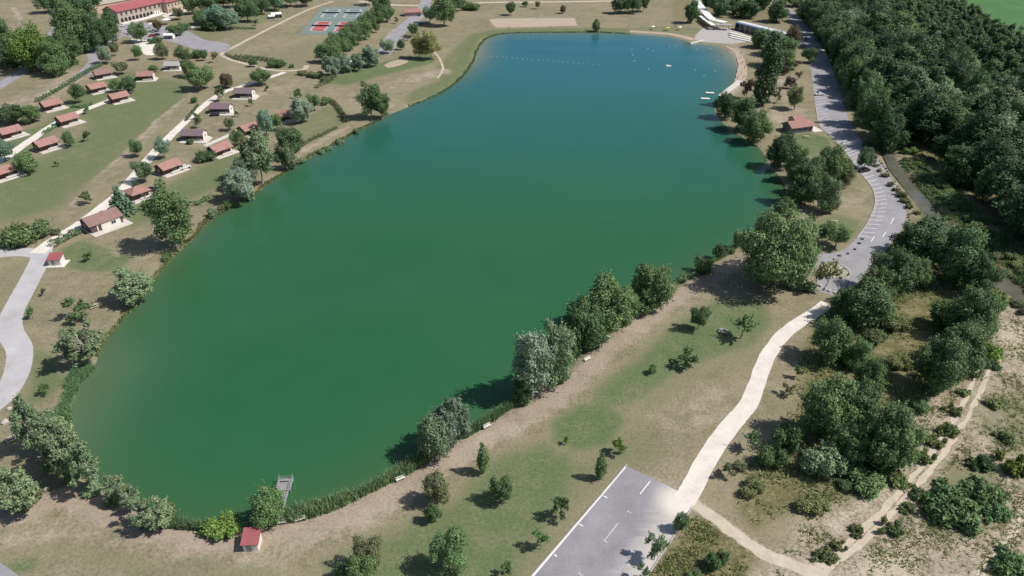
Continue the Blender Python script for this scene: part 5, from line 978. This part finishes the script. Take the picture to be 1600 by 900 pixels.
# long building with red roof, arches
x, y = P(187, 37); dgb = 65; e = empty('arcaded_building', (x, y, 0), R(dgb)); tag(e, 'long two-storey building with red roof and dark arched openings', 'building')
def arch(c, w_, h_, parent, name, mat, dep=.12, n_=8):
    p = [(-w_ / 2, 0), (w_ / 2, 0)] + [(math.cos(t) * w_ / 2, h_ - w_ / 2 + math.sin(t) * w_ / 2) for t in np.linspace(0, math.pi, n_)]
    k = len(p); v = [(c[0] + a, c[1], c[2] + b_) for a, b_ in p] + [(c[0] + a, c[1] - dep, c[2] + b_) for a, b_ in p]
    return MB().add(v, [tuple(range(k - 1, -1, -1)), tuple(range(k, 2 * k))] + [(i, (i + 1) % k, k + (i + 1) % k, k + i)[::-1] for i in range(k)]).build(name, mat, parent)
gable_body(MB(), 0, 37, 0, 13, 7.6, 10.4).build('wall', 'wall_pink', e); gable_roof(MB(), 0, 37, 0, 13, 7.6, 10.4, .9, .25).build('roof', 'roof_red', e)
for i in range(9): arch((2.6 + i * 3.0, -.02, .1), 2.1, 2.9, e, 'arched_opening', 'dark_opening')
for i in range(9): w_ = arch((3.2 + i * 3.9, -.02, 4.4), 1.5, 2.2, e, 'arched_window', 'shutter'); MB().box((3.2 + i * 3.9, -.2, 4.35), (1.9, .16, .12)).build('sill', 'wall_white', w_)
for i in range(4): MB().box((29.6 + i * 1.9, -.1, 1.5), (1.1, .16, 2.8)).build('white_column', 'wall_white', e)
MB().box((18.5, -1.2, .2), (37, 2.4, .36)).build('plinth', 'wall_white', e)
for yy in (3.5, 9.5): window(e, (0, yy, 5.4), 1.6, 1.9, 'x-', frame='wall_white')
MB().box((-.06, 6.5, 1.5), (.12, 3.2, 3.0)).build('end_door', 'dark_opening', e)
w2 = MB(); w2.box((49.5, 3.5, 3.6), (24.6, 15, 7.2)); w2.build('wing_wall', 'wall_cream', e); hip_roof(MB(), 37.2, 61.8, -4, 11, 7.2, 10.2, 7, .9).build('wing_roof', 'roof_red', e)
for i in range(8):
    for z in (1.6, 5.0): window(e, (39 + i * 3.0, -4, z), 1.2, 1.8, 'y-', frame='wall_white')
x, y = P(150, 22); e2 = empty('hall_building', (x, y, 0), R(58)); tag(e2, 'low hall with a tan roof and white edge strip behind the red-roofed building', 'building')
MB().box((16, 9, 2.6), (44, 16, 5.2)).build('wall', 'wall_cream', e2); MB().box((16, 9, 5.35), (45.2, 17.2, .3)).build('roof', 'gravel', e2); MB().box((16, 17.9, 5.7), (45.2, .9, .8)).build('parapet', 'roof_white', e2); MB().box((16, 6.0, 5.65), (30, .5, .3)).build('ridge_cap', 'roof_grey', e2)
x, y = P(312, 10); e3 = empty('white_house', (x, y, 0), R(50)); tag(e3, 'white house with tall windows past the end of the red roof', 'building')
gable_body(MB(), 0, 16, 0, 9, 6.2, 8.4).build('wall', 'wall_white', e3); gable_roof(MB(), 0, 16, 0, 9, 6.2, 8.4, .5).build('roof', 'roof_grey', e3)
for i in range(5):
    for z in (1.7, 4.6): window(e3, (1.8 + i * 3.1, 0, z), 1.1, 1.7, 'y-', frame='wall_white')
x, y = P(644, 24); e4 = empty('club_house', (x, y, 0), R(12)); tag(e4, 'small club house with terracotta roofs near the tennis courts', 'building')
gable_body(MB(), -5, 5, -3, 3.4, 2.7, 4.2).build('wall', 'wall_pink', e4); gable_roof(MB(), -5, 5, -3, 3.4, 2.7, 4.2, .6).build('roof', 'roof_terracotta', e4)
for xx in (-3, 0, 3): window(e4, (xx, -3, 1.5), 1.2, 1.1, 'y-')
gable_body(MB(), 5.4, 9, -4, 2, 2.4, 3.4).build('annex_wall', 'wall_white', e4); gable_roof(MB(), 5.4, 9, -4, 2, 2.4, 3.4, .4).build('annex_roof', 'roof_terracotta', e4)

# beach pavilion
A_, B_ = np.array(P(1147, 46)), np.array(P(1222, 66)); d_ = B_ - A_; Lp = float(np.linalg.norm(d_)); ang = math.atan2(d_[1], d_[0])
e = empty('beach_pavilion', (A_[0], A_[1], 0), ang); tag(e, 'long low beach pavilion with a white flat roof and dark glass front', 'building')
MB().box((Lp / 2, 3.5, 2.1), (Lp - .6, 6.4, 4.2)).build('wall', 'wall_blue', e); MB().box((Lp / 2, 3.7, 4.4), (Lp + 1, 2.4, .36)).build('roof', 'roof_white', e)
MB().box((Lp / 2, 1.2, 4.36), (Lp, 2.4, .18)).build('front_roof', 'steel_blue', e); MB().box((Lp / 2, 6.2, 4.36), (Lp, 2.4, .18)).build('rear_roof', 'roof_grey', e)
npan = max(6, int(Lp / 4))
for i in range(npan): MB().box(((i + .5) * Lp / npan, .24, 1.9), (Lp / npan - .35, .1, 3.2)).build('glass_panel', 'glass', e)
for i in range(npan + 1): MB().box((max(.3, min(Lp - .3, i * Lp / npan)), .2, 2.05), (.24, .22, 4.1)).build('mullion', 'wall_white', e)
# canopy over the slides: white panels on posts
def canopy(pts, w_, z, label, nseg, mat='roof_white'):
    c = spline(px(pts), 1.0); e = empty('white_canopy', (c[0, 0], c[0, 1], 0)); tag(e, label, 'canopy'); st = np.linspace(0, len(c) - 1, nseg + 1).astype(int)
    for a, b_ in zip(st[:-1], st[1:]):
        p, q = c[a] - c[0], c[b_] - c[0]; d = q - p; L_ = float(np.linalg.norm(d)); m_ = (p + q) / 2
        MB().box((m_[0], m_[1], z), (L_ - .3, w_, .22), math.atan2(d[1], d[0])).build('roof_panel', mat, e)
        nn = np.array([-d[1], d[0]]) / L_ * (w_ / 2 - .3)
        for s in (-1, 1): MB().tube([(m_[0] + s * nn[0], m_[1] + s * nn[1], 0), (m_[0] + s * nn[0], m_[1] + s * nn[1], z - .1)], .12, 5).build('post', 'steel', e)
    return e
canopy([(1086, 8), (1090, 14), (1098, 25), (1106, 35), (1116, 42), (1132, 45)], 5.0, 4.0, 'bent white walkway roof leading down to the beach', 8)
canopy([(1094, 32), (1104, 40), (1114, 47)], 3.2, 3.0, 'shorter white roof beside the bent walkway', 4)
canopy([(1117, 46), (1128, 46), (1142, 47)], 4.5, 3.2, 'pale grey roof joining the walkway to the pavilion', 3, 'roof_grey')
e = empty('beach_steps', (*P(1140, 54), 0)); tag(e, 'three long white concrete steps below the beach pavilion', 'steps')
for i in range(3):
    a, b_ = np.array(P(1140, 53 + i * 2.6)) - np.array(P(1140, 54)), np.array(P(1172 + i * 2, 61 + i * 2.6)) - np.array(P(1140, 54)); m_ = (a + b_) / 2; d = b_ - a
    MB().box((m_[0], m_[1], .55 - i * .16), (float(np.linalg.norm(d)), 2.2, 1.0 - i * .3), math.atan2(d[1], d[0])).build('step', 'wall_white', e)
e = empty('stone_jetty', (*P(1100, 63), 0)); tag(e, 'thin pale jetty poking into the swimming water', 'jetty')
a, b_ = np.array(P(1100, 63)), np.array(P(1078, 68)); d = b_ - a; MB().box((d[0] / 2, d[1] / 2, -.2), (float(np.linalg.norm(d)), 1.6, 1.0), math.atan2(d[1], d[0])).build('deck', 'concrete', e); MB().box((d[0], d[1], .55), (.5, .5, .6)).build('bollard', 'steel', e)
strip('quay', [(1127, 150), (1142, 138), (1157, 126)], 3.2, .05, 'concrete')
for cx, cy, lab in ((1109, 145, 'white floating pontoon farther from the dark tree shadow'), (1102, 154, 'white floating pontoon beside the dark bank tree')):
    x, y = P(cx, cy); e = empty('pontoon', (x, y, -.35), R(-8)); tag(e, lab, 'pontoon', 'pontoons by the quay')
    for k in range(9): MB().box((-1.8 + k * .45, 0, .42), (.42, 1.9, .08)).build('plank', 'paint_white', e)
    for s in (-1, 1): MB().tube([(-2, s * .65, .15), (2, s * .65, .15)], .24, 8).build('float', 'buoy_white', e)
# fishing pier at the near shore
x, y = P(444, 786, -.35); e = empty('wooden_pier', (x, y, 0), R(4)); tag(e, 'grey wooden pier with metal rails behind the round green tree', 'pier')
for k in range(11): MB().box((0, -1.6 + k * .36, .42), (1.1, .3, .06)).build('plank', 'timber_grey', e)
for k in range(9): MB().box((-.5, 2.5 + k * .36, .42), (2.7, .3, .06)).build('plank', 'timber_grey', e)
for xx in (-1.75, .75):
    for yy in (2.6, 5.3): MB().tube([(xx, yy, -2), (xx, yy, 1.7 if yy > 5 else 1.3)], .07, 6).build('post', 'steel', e)
for pts_ in ([(.75, 2.6, 1.25), (.75, 5.3, 1.25), (-1.75, 5.3, 1.25), (-1.75, 2.6, 1.25)], [(.75, 2.6, .85), (.75, 5.3, .85), (-1.75, 5.3, .85), (-1.75, 2.6, .85)], [(.6, -1.6, 1.1), (.6, 2.4, 1.1)]): MB().tube(pts_, .045, 5).build('rail', 'steel', e)
MB().box((-.5, 4.6, .8), (1.6, .3, .06)).build('bench_seat', 'timber_grey', e)

# tennis courts
q4 = [np.array(P(*p)) for p in ((468, 53), (552, 55), (577, 11), (504, 11))]; o0 = q4[0]
def bil(u, v): return (1 - u) * (1 - v) * q4[0] + u * (1 - v) * q4[1] + u * v * q4[2] + (1 - u) * v * q4[3]
e = empty('tennis_courts', (o0[0], o0[1], 0)); tag(e, 'four tennis courts on green paving, two of them red', 'tennis court')
def cq(u0, u1, v0, v1, z, name, mat, parent=e):
    p = [bil(u0, v0) - o0, bil(u1, v0) - o0, bil(u1, v1) - o0, bil(u0, v1) - o0]; me = bpy.data.meshes.new(name); me.from_pydata([(a[0], a[1], z) for a in p], [], [(0, 1, 2, 3)]); me.update(); return obj(name, me, mat, parent)
cq(0, 1, 0, 1, .03, 'paving', 'court_green')
for i, (u0, v0, mt) in enumerate(((.15, .10, 'court_red'), (.60, .10, 'court_red'), (.15, .58, 'court_blue'), (.60, .58, 'court_blue'))):
    u0 -= .02; u1, v1 = u0 + .305, v0 + .33; c_ = cq(u0, u1, v0, v1, .036, 'playing_surface', mt); ln = MB()
    for a, b_, c2, d2 in ((u0, u1, v0, v0 + .008), (u0, u1, v1 - .008, v1), (u0, u0 + .016, v0, v1), (u1 - .016, u1, v0, v1), (u0 + .03, u0 + .045, v0, v1), (u1 - .045, u1 - .03, v0, v1), (u0 + .03, u1 - .03, v0 + .09, v0 + .098), (u0 + .03, u1 - .03, v1 - .098, v1 - .09)):
        p = [bil(a, c2) - o0, bil(b_, c2) - o0, bil(b_, d2) - o0, bil(a, d2) - o0]; ln.add([(t[0], t[1], .042) for t in p], [(0, 1, 2, 3)])
    ln.build('court_lines', 'paint_worn', c_); a, b_ = bil(u0 - .02, v0 + .16) - o0, bil(u1 + .02, v0 + .16) - o0; m_ = (a + b_) / 2; d = b_ - a
    MB().box((m_[0], m_[1], .55), (float(np.linalg.norm(d)), .05, .9), math.atan2(d[1], d[0])).build('net', 'dark_opening', c_)
f = empty('court_fence', (o0[0], o0[1], 0)); tag(f, 'thin metal post fence around the tennis courts', 'fence')
per = [bil(u, 0) for u in np.linspace(0, 1, 8)] + [bil(1, v) for v in np.linspace(.1, 1, 10)] + [bil(u, 1) for u in np.linspace(.875, 0, 8)] + [bil(0, v) for v in np.linspace(.9, .1, 9)]
for p in per: MB().tube([(p[0] - o0[0], p[1] - o0[1], 0), (p[0] - o0[0], p[1] - o0[1], 3)], .06, 5).build('post', 'steel', f)
for z in (1.5, 3.0): MB().tube([(p[0] - o0[0], p[1] - o0[1], z) for p in per + per[:1]], .035, 4).build('rail', 'steel', f)

# parasols and tents
def parasol(cx, cy, w_, h_, label, mat='canvas_white', cat='parasol'):
    x, y = P(cx, cy); e = empty('parasol', (x, y, 0), prand.uniform(0, 1)); tag(e, label, cat); k = 8
    v = [(math.cos(t) * w_ / 2, math.sin(t) * w_ / 2, h_ - w_ * .16) for t in np.linspace(0, 2 * math.pi, k, endpoint=False)] + [(0, 0, h_)]; v2 = [(a, b_, c_ - .08) for a, b_, c_ in v]
    MB().add(v + v2, [(i, (i + 1) % k, k) for i in range(k)] + [((i + 1) % k + k + 1, i + k + 1, 2 * k + 1) for i in range(k)] + [(i, i + k + 1, (i + 1) % k + k + 1, (i + 1) % k) for i in range(k)]).build('canopy', mat, e)
    MB().tube([(0, 0, 0), (0, 0, h_ - .05)], .06, 6).build('pole', 'steel', e); return e
parasol(241, 33, 6, 4.4, 'large white parasol nearest the arched front'); parasol(261, 38, 6, 4.0, 'large white parasol beside the lawn edge'); parasol(237, 44, 3, 3.2, 'small white parasol on the car park edge')
def tent(cx, cy, w_, d_, h_, deg, label):
    x, y = P(cx, cy); e = empty('tent', (x, y, 0), R(deg)); tag(e, label, 'tent')
    gable_roof(MB(), -w_ / 2, w_ / 2, -d_ / 2, d_ / 2, h_ - .8, h_, .1, .06).build('canvas_roof', 'canvas_white', e); MB().box((0, d_ / 2 - .05, (h_ - .8) / 2), (w_, .06, h_ - .8)).build('back_wall', 'canvas_white', e); MB().box((w_ / 2 - .05, 0, (h_ - .8) / 2), (.06, d_ - .12, h_ - .8)).build('side_wall', 'canvas_white', e)
    for a in (-1, 1): MB().tube([(a * (w_ / 2 - .12), -d_ / 2 + .1, 0), (a * (w_ / 2 - .12), -d_ / 2 + .1, h_ - .8)], .06, 5).build('pole', 'steel', e)
tent(265, 60, 5.5, 4.5, 3.0, 5, 'white open tent on the grey car park'); tent(432, 27, 7, 6, 3.2, 25, 'white ridge tent under the trees by the gravel path'); tent(425, 29, 4, 3, 2.4, 20, 'smaller white tent beside the ridge tent'); tent(408, 18, 4, 4, 3.0, 0, 'white tent tucked under the dark trees'); tent(541, 103, 4.5, 4, 3.2, 30, 'white tent among the silver pollard trees'); tent(552, 101, 3.5, 4, 3.0, 30, 'narrower white tent among the silver pollard trees')

# cars
def car_proto():
    prof = [(-2.1, .35), (-2.12, .75), (-1.95, .92), (-1.2, .98), (-.55, 1.42), (.75, 1.45), (1.55, 1.0), (2.05, .88), (2.12, .6), (2.1, .35)]
    v = []; k = len(prof)
    for sy in (-1, 1):
        for x_, z in prof: v.append((x_, sy * (.86 if z < 1.1 else .68), z))
    f = [tuple(range(k)), tuple(range(2 * k - 1, k - 1, -1))] + [(i, k + i, k + (i + 1) % k, (i + 1) % k) for i in range(k)]
    body = MB().add(v, f).mesh('body')
    def pane(p): return MB().add(p, [tuple(range(len(p)))])
    sides = [pane([(-1.05, s * .80, 1.03), (1.25, s * .80, 1.03), (.68, s * .705, 1.38), (-.5, s * .705, 1.36)][::s]).mesh('side_window') for s in (-1, 1)]
    ws = pane([(-1.17, .72, 1.02), (-1.17, -.72, 1.02), (-.62, -.62, 1.40), (-.62, .62, 1.40)]).mesh('windscreen'); rw = pane([(1.5, -.7, 1.05), (1.5, .7, 1.05), (.84, .62, 1.42), (.84, -.62, 1.42)]).mesh('rear_window')
    wh = MB().tube([(0, -.11, 0), (0, .11, 0)], .33, 12).mesh('wheel'); hl = MB().box((0, 0, 0), (.08, .35, .16)).mesh('headlight')
    for m_ in sides + [ws, rw]: m_.materials.append(MATS['glass'])
    for m_ in (sides[0], sides[1], ws, rw): m_.transform(Matrix.Translation((0, 0, .0)) @ Matrix.Scale(1.02, 4))
    wh.materials.append(MATS['tyre']); hl.materials.append(MATS['paint_white']); body.materials.append(MATS['car_white']); return body, sides, ws, rw, wh, hl
CB = car_proto()
def car(cx, cy, deg, mat, label, z=.035, group=None):
    x, y = P(cx, cy); e = empty('parked_car', (x, y, z), R(deg)); tag(e, label, 'car', group); body, sides, ws, rw, wh, hl = CB
    b_ = obj('body', body, None, e); b_.material_slots[0].link = 'OBJECT'; b_.material_slots[0].material = MATS[mat]
    for m_, nm2 in ((sides[0], 'side_window'), (sides[1], 'side_window'), (ws, 'windscreen'), (rw, 'rear_window')): obj(nm2, m_, None, e)
    for a in (-1.3, 1.35):
        for s in (-.78, .78): w_ = obj('wheel', wh, None, e); w_.location = (a, s, .33)
    for s in (-.6, .6): h_ = obj('headlight', hl, None, e); h_.location = (-2.12, s, .7)
    return e
car(1350, 268, 20, 'car_black', 'black car parked in the shade of the dark roadside tree'); car(1280, 149, 8, 'car_white', 'white car parked alone in the upper parking bays'); car(1252, 66, 10, 'car_blue', 'blue car parked at the top of the parking road'); car(1254, 72, 10, 'car_white', 'white car parked between blue and grey cars'); car(1249, 60, 12, 'car_blue', 'second blue car, beside the pavilion end'); car(1258, 62, 60, 'car_grey', 'grey car at the top of the parking road'); car(1275, 78, 65, 'car_black', 'black car in tree shade along the wood edge')
car(289, 264, 50, 'car_white', 'white car parked on the terrace of a red-roofed chalet', .17); car(236, 299, 10, 'car_black', 'black car parked beside the hip-roofed chalet', .04); car(336, 181, 5, 'car_purple', 'dark car in front of a purple-roofed chalet', .17); car(92, 50, 70, 'car_white', 'white car on the upper left road')
car(637, 60, 40, 'car_black', 'black car beside the tennis parking strip'); car(657, 38, 30, 'car_blue', 'blue car under the trees by the club house'); car(633, 64, 40, 'car_grey', 'grey car beside the black one on tennis parking strip')
for i, (cx, cy, m_, c2) in enumerate(((199, 52, 'car_white', 'white'), (204, 54, 'car_grey', 'grey'), (192, 41, 'car_white', 'cream white'), (295, 46, 'car_grey', 'silver grey'), (300, 45, 'car_white', 'bright white'), (262, 46, 'car_black', 'black'), (238, 57, 'car_red', 'dark red'), (245, 56, 'car_black', 'glossy black'), (240, 50, 'car_grey', 'dull grey'), (230, 65, 'car_white', 'dusty white'))): car(cx, cy, 20 + 40 * (i % 3), m_, f'{c2} car on the car park below the arcaded building', .04, 'cars below the arcaded building')

# picnic tables, benches, lamps, stones
def picnic(cx, cy, deg, label, mat='timber_pale'):
    x, y = P(cx, cy); e = empty('picnic_table', (x, y, 0), R(deg)); tag(e, label, 'picnic table')
    for k in range(3): MB().box((0, -.26 + k * .26, .74), (2.2, .24, .06)).build('table_board', mat, e)
    for s in (-1, 1): MB().box((0, s * .75, .45), (2.2, .3, .06)).build('seat', mat, e)
    for a in (-.75, .75):
        for s in (-1, 1): MB().tube([(a, s * .2, .70), (a, s * .75, .0)], .05, 5).build('leg', mat, e)
        MB().box((a, 0, .38), (.08, 1.7, .08)).build('crossbar', mat, e)
picnic(1130, 519, -28, 'wooden picnic table beside the fan-shaped tree', 'timber_grey'); picnic(1303, 348, -14, 'pale picnic table on the lawn beside parking bays'); picnic(1259, 215, -4, 'pale picnic table on the green patch by the wash house'); picnic(147, 480, 40, 'pale picnic table on bare ground near the dark sparse tree'); picnic(18, 688, 50, 'pale picnic table by the road at the lake corner'); picnic(1028, 473, 30, 'pale picnic table half under the right bank trees')
def bench(cx, cy, deg, label):
    x, y = P(cx, cy); e = empty('bench', (x, y, 0), R(deg)); tag(e, label, 'bench')
    for k in range(2): MB().box((0, -.14 + k * .26, .45), (1.8, .22, .06)).build('seat_board', 'wall_white', e)
    MB().box((0, .24, .75), (1.8, .06, .3)).build('backrest', 'wall_white', e)
    for a in (-.7, .7): MB().box((a, 0, .21), (.14, .4, .42)).build('leg', 'concrete_grey', e)
bench(761, 668, 35, 'pale bench on the shore path by the reed clumps'); bench(626, 750, 32, 'pale bench on the shore path at the reed band end'); bench(470, 813, 18, 'pale bench at the foot of the reed band by pier'); bench(440, 818, 10, 'pale bench beside the round tree at the pier'); bench(1086, 430, 28, 'pale bench on the shore beside low bush'); bench(918, 563, 36, 'pale bench under the dense bank row'); bench(948, 530, 36, 'pale bench under the tallest trees of dense bank row')
def lamp(cx, cy, label, h=6.0):
    x, y = P(cx, cy); e = empty('street_lamp', (x, y, 0)); tag(e, label, 'lamp post'); MB().tube([(0, 0, 0), (0, 0, .5), (0, 0, h)], [.1, .07, .05], 7).build('pole', 'steel', e); MB().tube([(0, 0, h - .05), (.5, 0, h + .08), (1.0, 0, h + .05)], .035, 5).build('arm', 'steel', e); MB().box((1.15, 0, h + .03), (.5, .2, .1)).build('lamp_head', 'steel', e)
lamp(1300, 218, 'slim lamp post beside the wash house parking bays'); lamp(1266, 122, 'slim lamp post at the kerb of the upper bays'); lamp(1368, 340, 'slim lamp post on the kerb beside the curved bays'); lamp(62, 150, 'slim lamp post beside the concrete path', 7)
rk = np.random.default_rng(5); RM = []
for i in range(4):
    import bmesh
    bm = bmesh.new(); bmesh.ops.create_icosphere(bm, subdivisions=1, radius=.5)
    for v in bm.verts: v.co *= 1 + rk.normal() * .16; v.co.z = v.co.z * .7
    me = bpy.data.meshes.new('boulder'); bm.to_mesh(me); bm.free(); RM.append(me)
def rock(x, y, s, label, group, mat='rock', z=0.0):
    o = bpy.data.objects.new('boulder', prand.choice(RM)); COL.objects.link(o); o.location = (x, y, z + s * .2); o.scale = (s * prand.uniform(.8, 1.4), s * prand.uniform(.8, 1.2), s); o.rotation_euler = (0, 0, prand.uniform(0, 6))
    if not o.data.materials: o.data.materials.append(MATS['rock'])
    o.material_slots[0].link = 'OBJECT'; o.material_slots[0].material = MATS[mat]; tag(o, label, 'boulder', group)
for t in np.linspace(-1.9, 2.6, 22): rock(RC[0] + math.cos(t) * 4.3, RC[1] + math.sin(t) * 4.3, prand.uniform(.5, .9), 'pale boulder set around the roundabout island', 'boulders around the roundabout', prand.choice(['rock', 'rock', 'rock_dark']), .15)
for p, lb in (([(1312, 400), (1325, 397), (1336, 390), (1343, 381), (1347, 374)], 'dark boulder lining the verge above the roundabout'), ([(1288, 452), (1296, 455), (1304, 458), (1282, 447)], 'grey boulder blocking the start of the chalk path')):
    for q in p: x, y = P(*q); rock(x, y, 1.0, lb, 'boulders along the verge', 'rock_dark' if 'dark' in lb else 'rock', .03)
for t in np.linspace(0, 1, 26):
    a, b_ = (1372, 247), (1420, 345); u = t; q = (1368 + 52 * math.sin(u * 1.57), 244 + 100 * u); x, y = P(*q); rock(x + prand.uniform(-.3, .3), y, prand.uniform(.6, 1.0), 'pale stone along the outer edge of the parking road', 'stones along the parking road', prand.choice(['rock', 'rock', 'rock_dark']))
for q in ((84, 655), (96, 700), (22, 652), (8, 660), (35, 648), (48, 656), (72, 672), (15, 640), (88, 778), (74, 765)): x, y = P(*q); rock(x, y, prand.uniform(.8, 1.8), 'pale rock heaped by the road at the lake corner', 'rocks at the lake corner')

# people on the beach, swimmers, buoys
bm_ = bpy.data.meshes.new('person')
J = [(0, 0, .95), (0, 0, 1.2), (0, 0, 1.42), (0, 0, 1.55), (0, 0, 1.72), (.2, 0, 1.4), (.32, 0, 1.12), (.36, .08, .86), (-.2, 0, 1.4), (-.32, 0, 1.12), (-.36, .08, .86), (.1, 0, .86), (.13, .02, .48), (.14, -.02, .06), (.15, .14, .03), (-.1, 0, .86), (-.13, .02, .48), (-.14, -.02, .06), (-.15, .14, .03)]
Ed = [(0, 1), (1, 2), (2, 3), (3, 4), (2, 5), (5, 6), (6, 7), (2, 8), (8, 9), (9, 10), (0, 11), (11, 12), (12, 13), (13, 14), (0, 15), (15, 16), (16, 17), (17, 18)]
Rd = [.15, .13, .15, .06, .105, .065, .05, .035, .065, .05, .035, .095, .065, .045, .035, .095, .065, .045, .035]
bm_.from_pydata(J, Ed, []); po = bpy.data.objects.new('person', bm_); COL.objects.link(po); md = po.modifiers.new('skin', 'SKIN')
for sv, r_ in zip(bm_.skin_vertices[0].data, Rd): sv.radius = (r_, r_)
bm_.skin_vertices[0].data[0].use_root = True; po.modifiers.new('sub', 'SUBSURF').levels = 1
pm = bpy.data.meshes.new_from_object(po.evaluated_get(bpy.context.evaluated_depsgraph_get())); bpy.data.objects.remove(po); pm.name = 'person'; pm.materials.clear(); pm.materials.append(MATS['skin'])
sw = MB().tube([(0, 0, .80), (0, 0, .92), (0, 0, 1.02)], [.19, .19, .17], 8).mesh('swimwear'); sw.materials.append(MATS['towel_blue']); hr = MB().tube([(0, -.02, 1.70), (0, -.02, 1.80), (0, -.02, 1.85)], [.115, .11, .04], 8).mesh('hair'); hr.materials.append(MATS['shutter'])
def person(cx, cy, label, group, z=.02, swim='towel_blue'):
    x, y = P(cx, cy); o = empty('person', (x, y, z), prand.uniform(0, 6)); tag(o, label, 'person', group); obj('body', pm, None, o)
    s_ = obj('swimwear', sw, None, o); s_.material_slots[0].link = 'OBJECT'; s_.material_slots[0].material = MATS[swim]; obj('hair', hr, None, o)
for q in ((1156, 92), (1160, 100), (1163, 108), (1158, 116), (1166, 96), (1152, 124), (1147, 131), (1158, 84), (1162, 122)): person(*q, 'person in swimwear standing on the sandy beach strip', 'people on the beach', swim=prand.choice(['towel_blue', 'towel_red', 'shutter']))
for q in ((983, 43), (1003, 43), (1024, 44), (1045, 46), (1055, 43), (1066, 44), (1078, 43), (1087, 44), (770, 47), (732, 80), (726, 112), (700, 134), (795, 45), (860, 45)): person(*q, 'person standing on the grassy far shore', 'people on the far shore', swim=prand.choice(['towel_yellow', 'towel_red', 'canvas_white']))
for q in ((1135, 80), (1126, 84), (1129, 87), (1124, 92), (1000, 58), (1018, 68)): person(*q, 'swimmer chest-deep in the swimming end of the lake', 'swimmers in the lake', -1.5)
bu = MB().tube([(0, 0, -.3), (0, 0, -.15), (0, 0, .1), (0, 0, .3), (0, 0, .38)], [.14, .3, .34, .22, .05], 8).mesh('buoy'); bu.materials.append(MATS['buoy_white'])
def buoy(cx, cy, lab, grp, s=1.0):
    x, y = P(cx, cy, -.35); o = bpy.data.objects.new('buoy', bu); COL.objects.link(o); o.location = (x, y, -.35); o.scale = (s,) * 3; tag(o, lab, 'buoy', grp)
for i in range(22): buoy(768 + i * 8 + prand.uniform(-1, 1), 88 + i * .65 + prand.uniform(-.4, .4), 'small white buoy in the long float line across the lake', 'buoys of the long float line', .55)
for q in ((987, 78), (988, 86), (991, 95), (1012, 76), (1020, 79), (1013, 108), (1046, 73), (1055, 72), (1088, 77), (1110, 76), (1086, 110), (1122, 95), (1117, 112), (1100, 118)): buoy(*q, 'white buoy floating in the swimming bay by the beach', 'buoys in the swimming bay', .75)
x, y = P(1044, 103, -.35); e = empty('pedal_boat', (x, y, -.35), .3); tag(e, 'small white pedal boat alone in the swimming bay', 'boat')
for s in (-.6, .6): MB().tube([(-1.5, s, .1), (-1.1, s, .12), (1.1, s, .12), (1.5, s, .2)], [.1, .3, .3, .08], 8).build('hull', 'buoy_white', e)
MB().box((0, 0, .4), (1.9, 1.3, .1)).build('deck', 'buoy_white', e); MB().box((.55, 0, .7), (.12, 1.2, .5)).build('seat_back', 'towel_blue', e)
for i, (q, m_) in enumerate((((1043, 48), 'towel_yellow'), ((1062, 47), 'canvas_white'), ((1020, 46), 'canvas_white'))): parasol(*q, 3.0, 2.4, ('yellow', 'white', 'cream')[i] + ' beach parasol on the far swimming shore', m_)
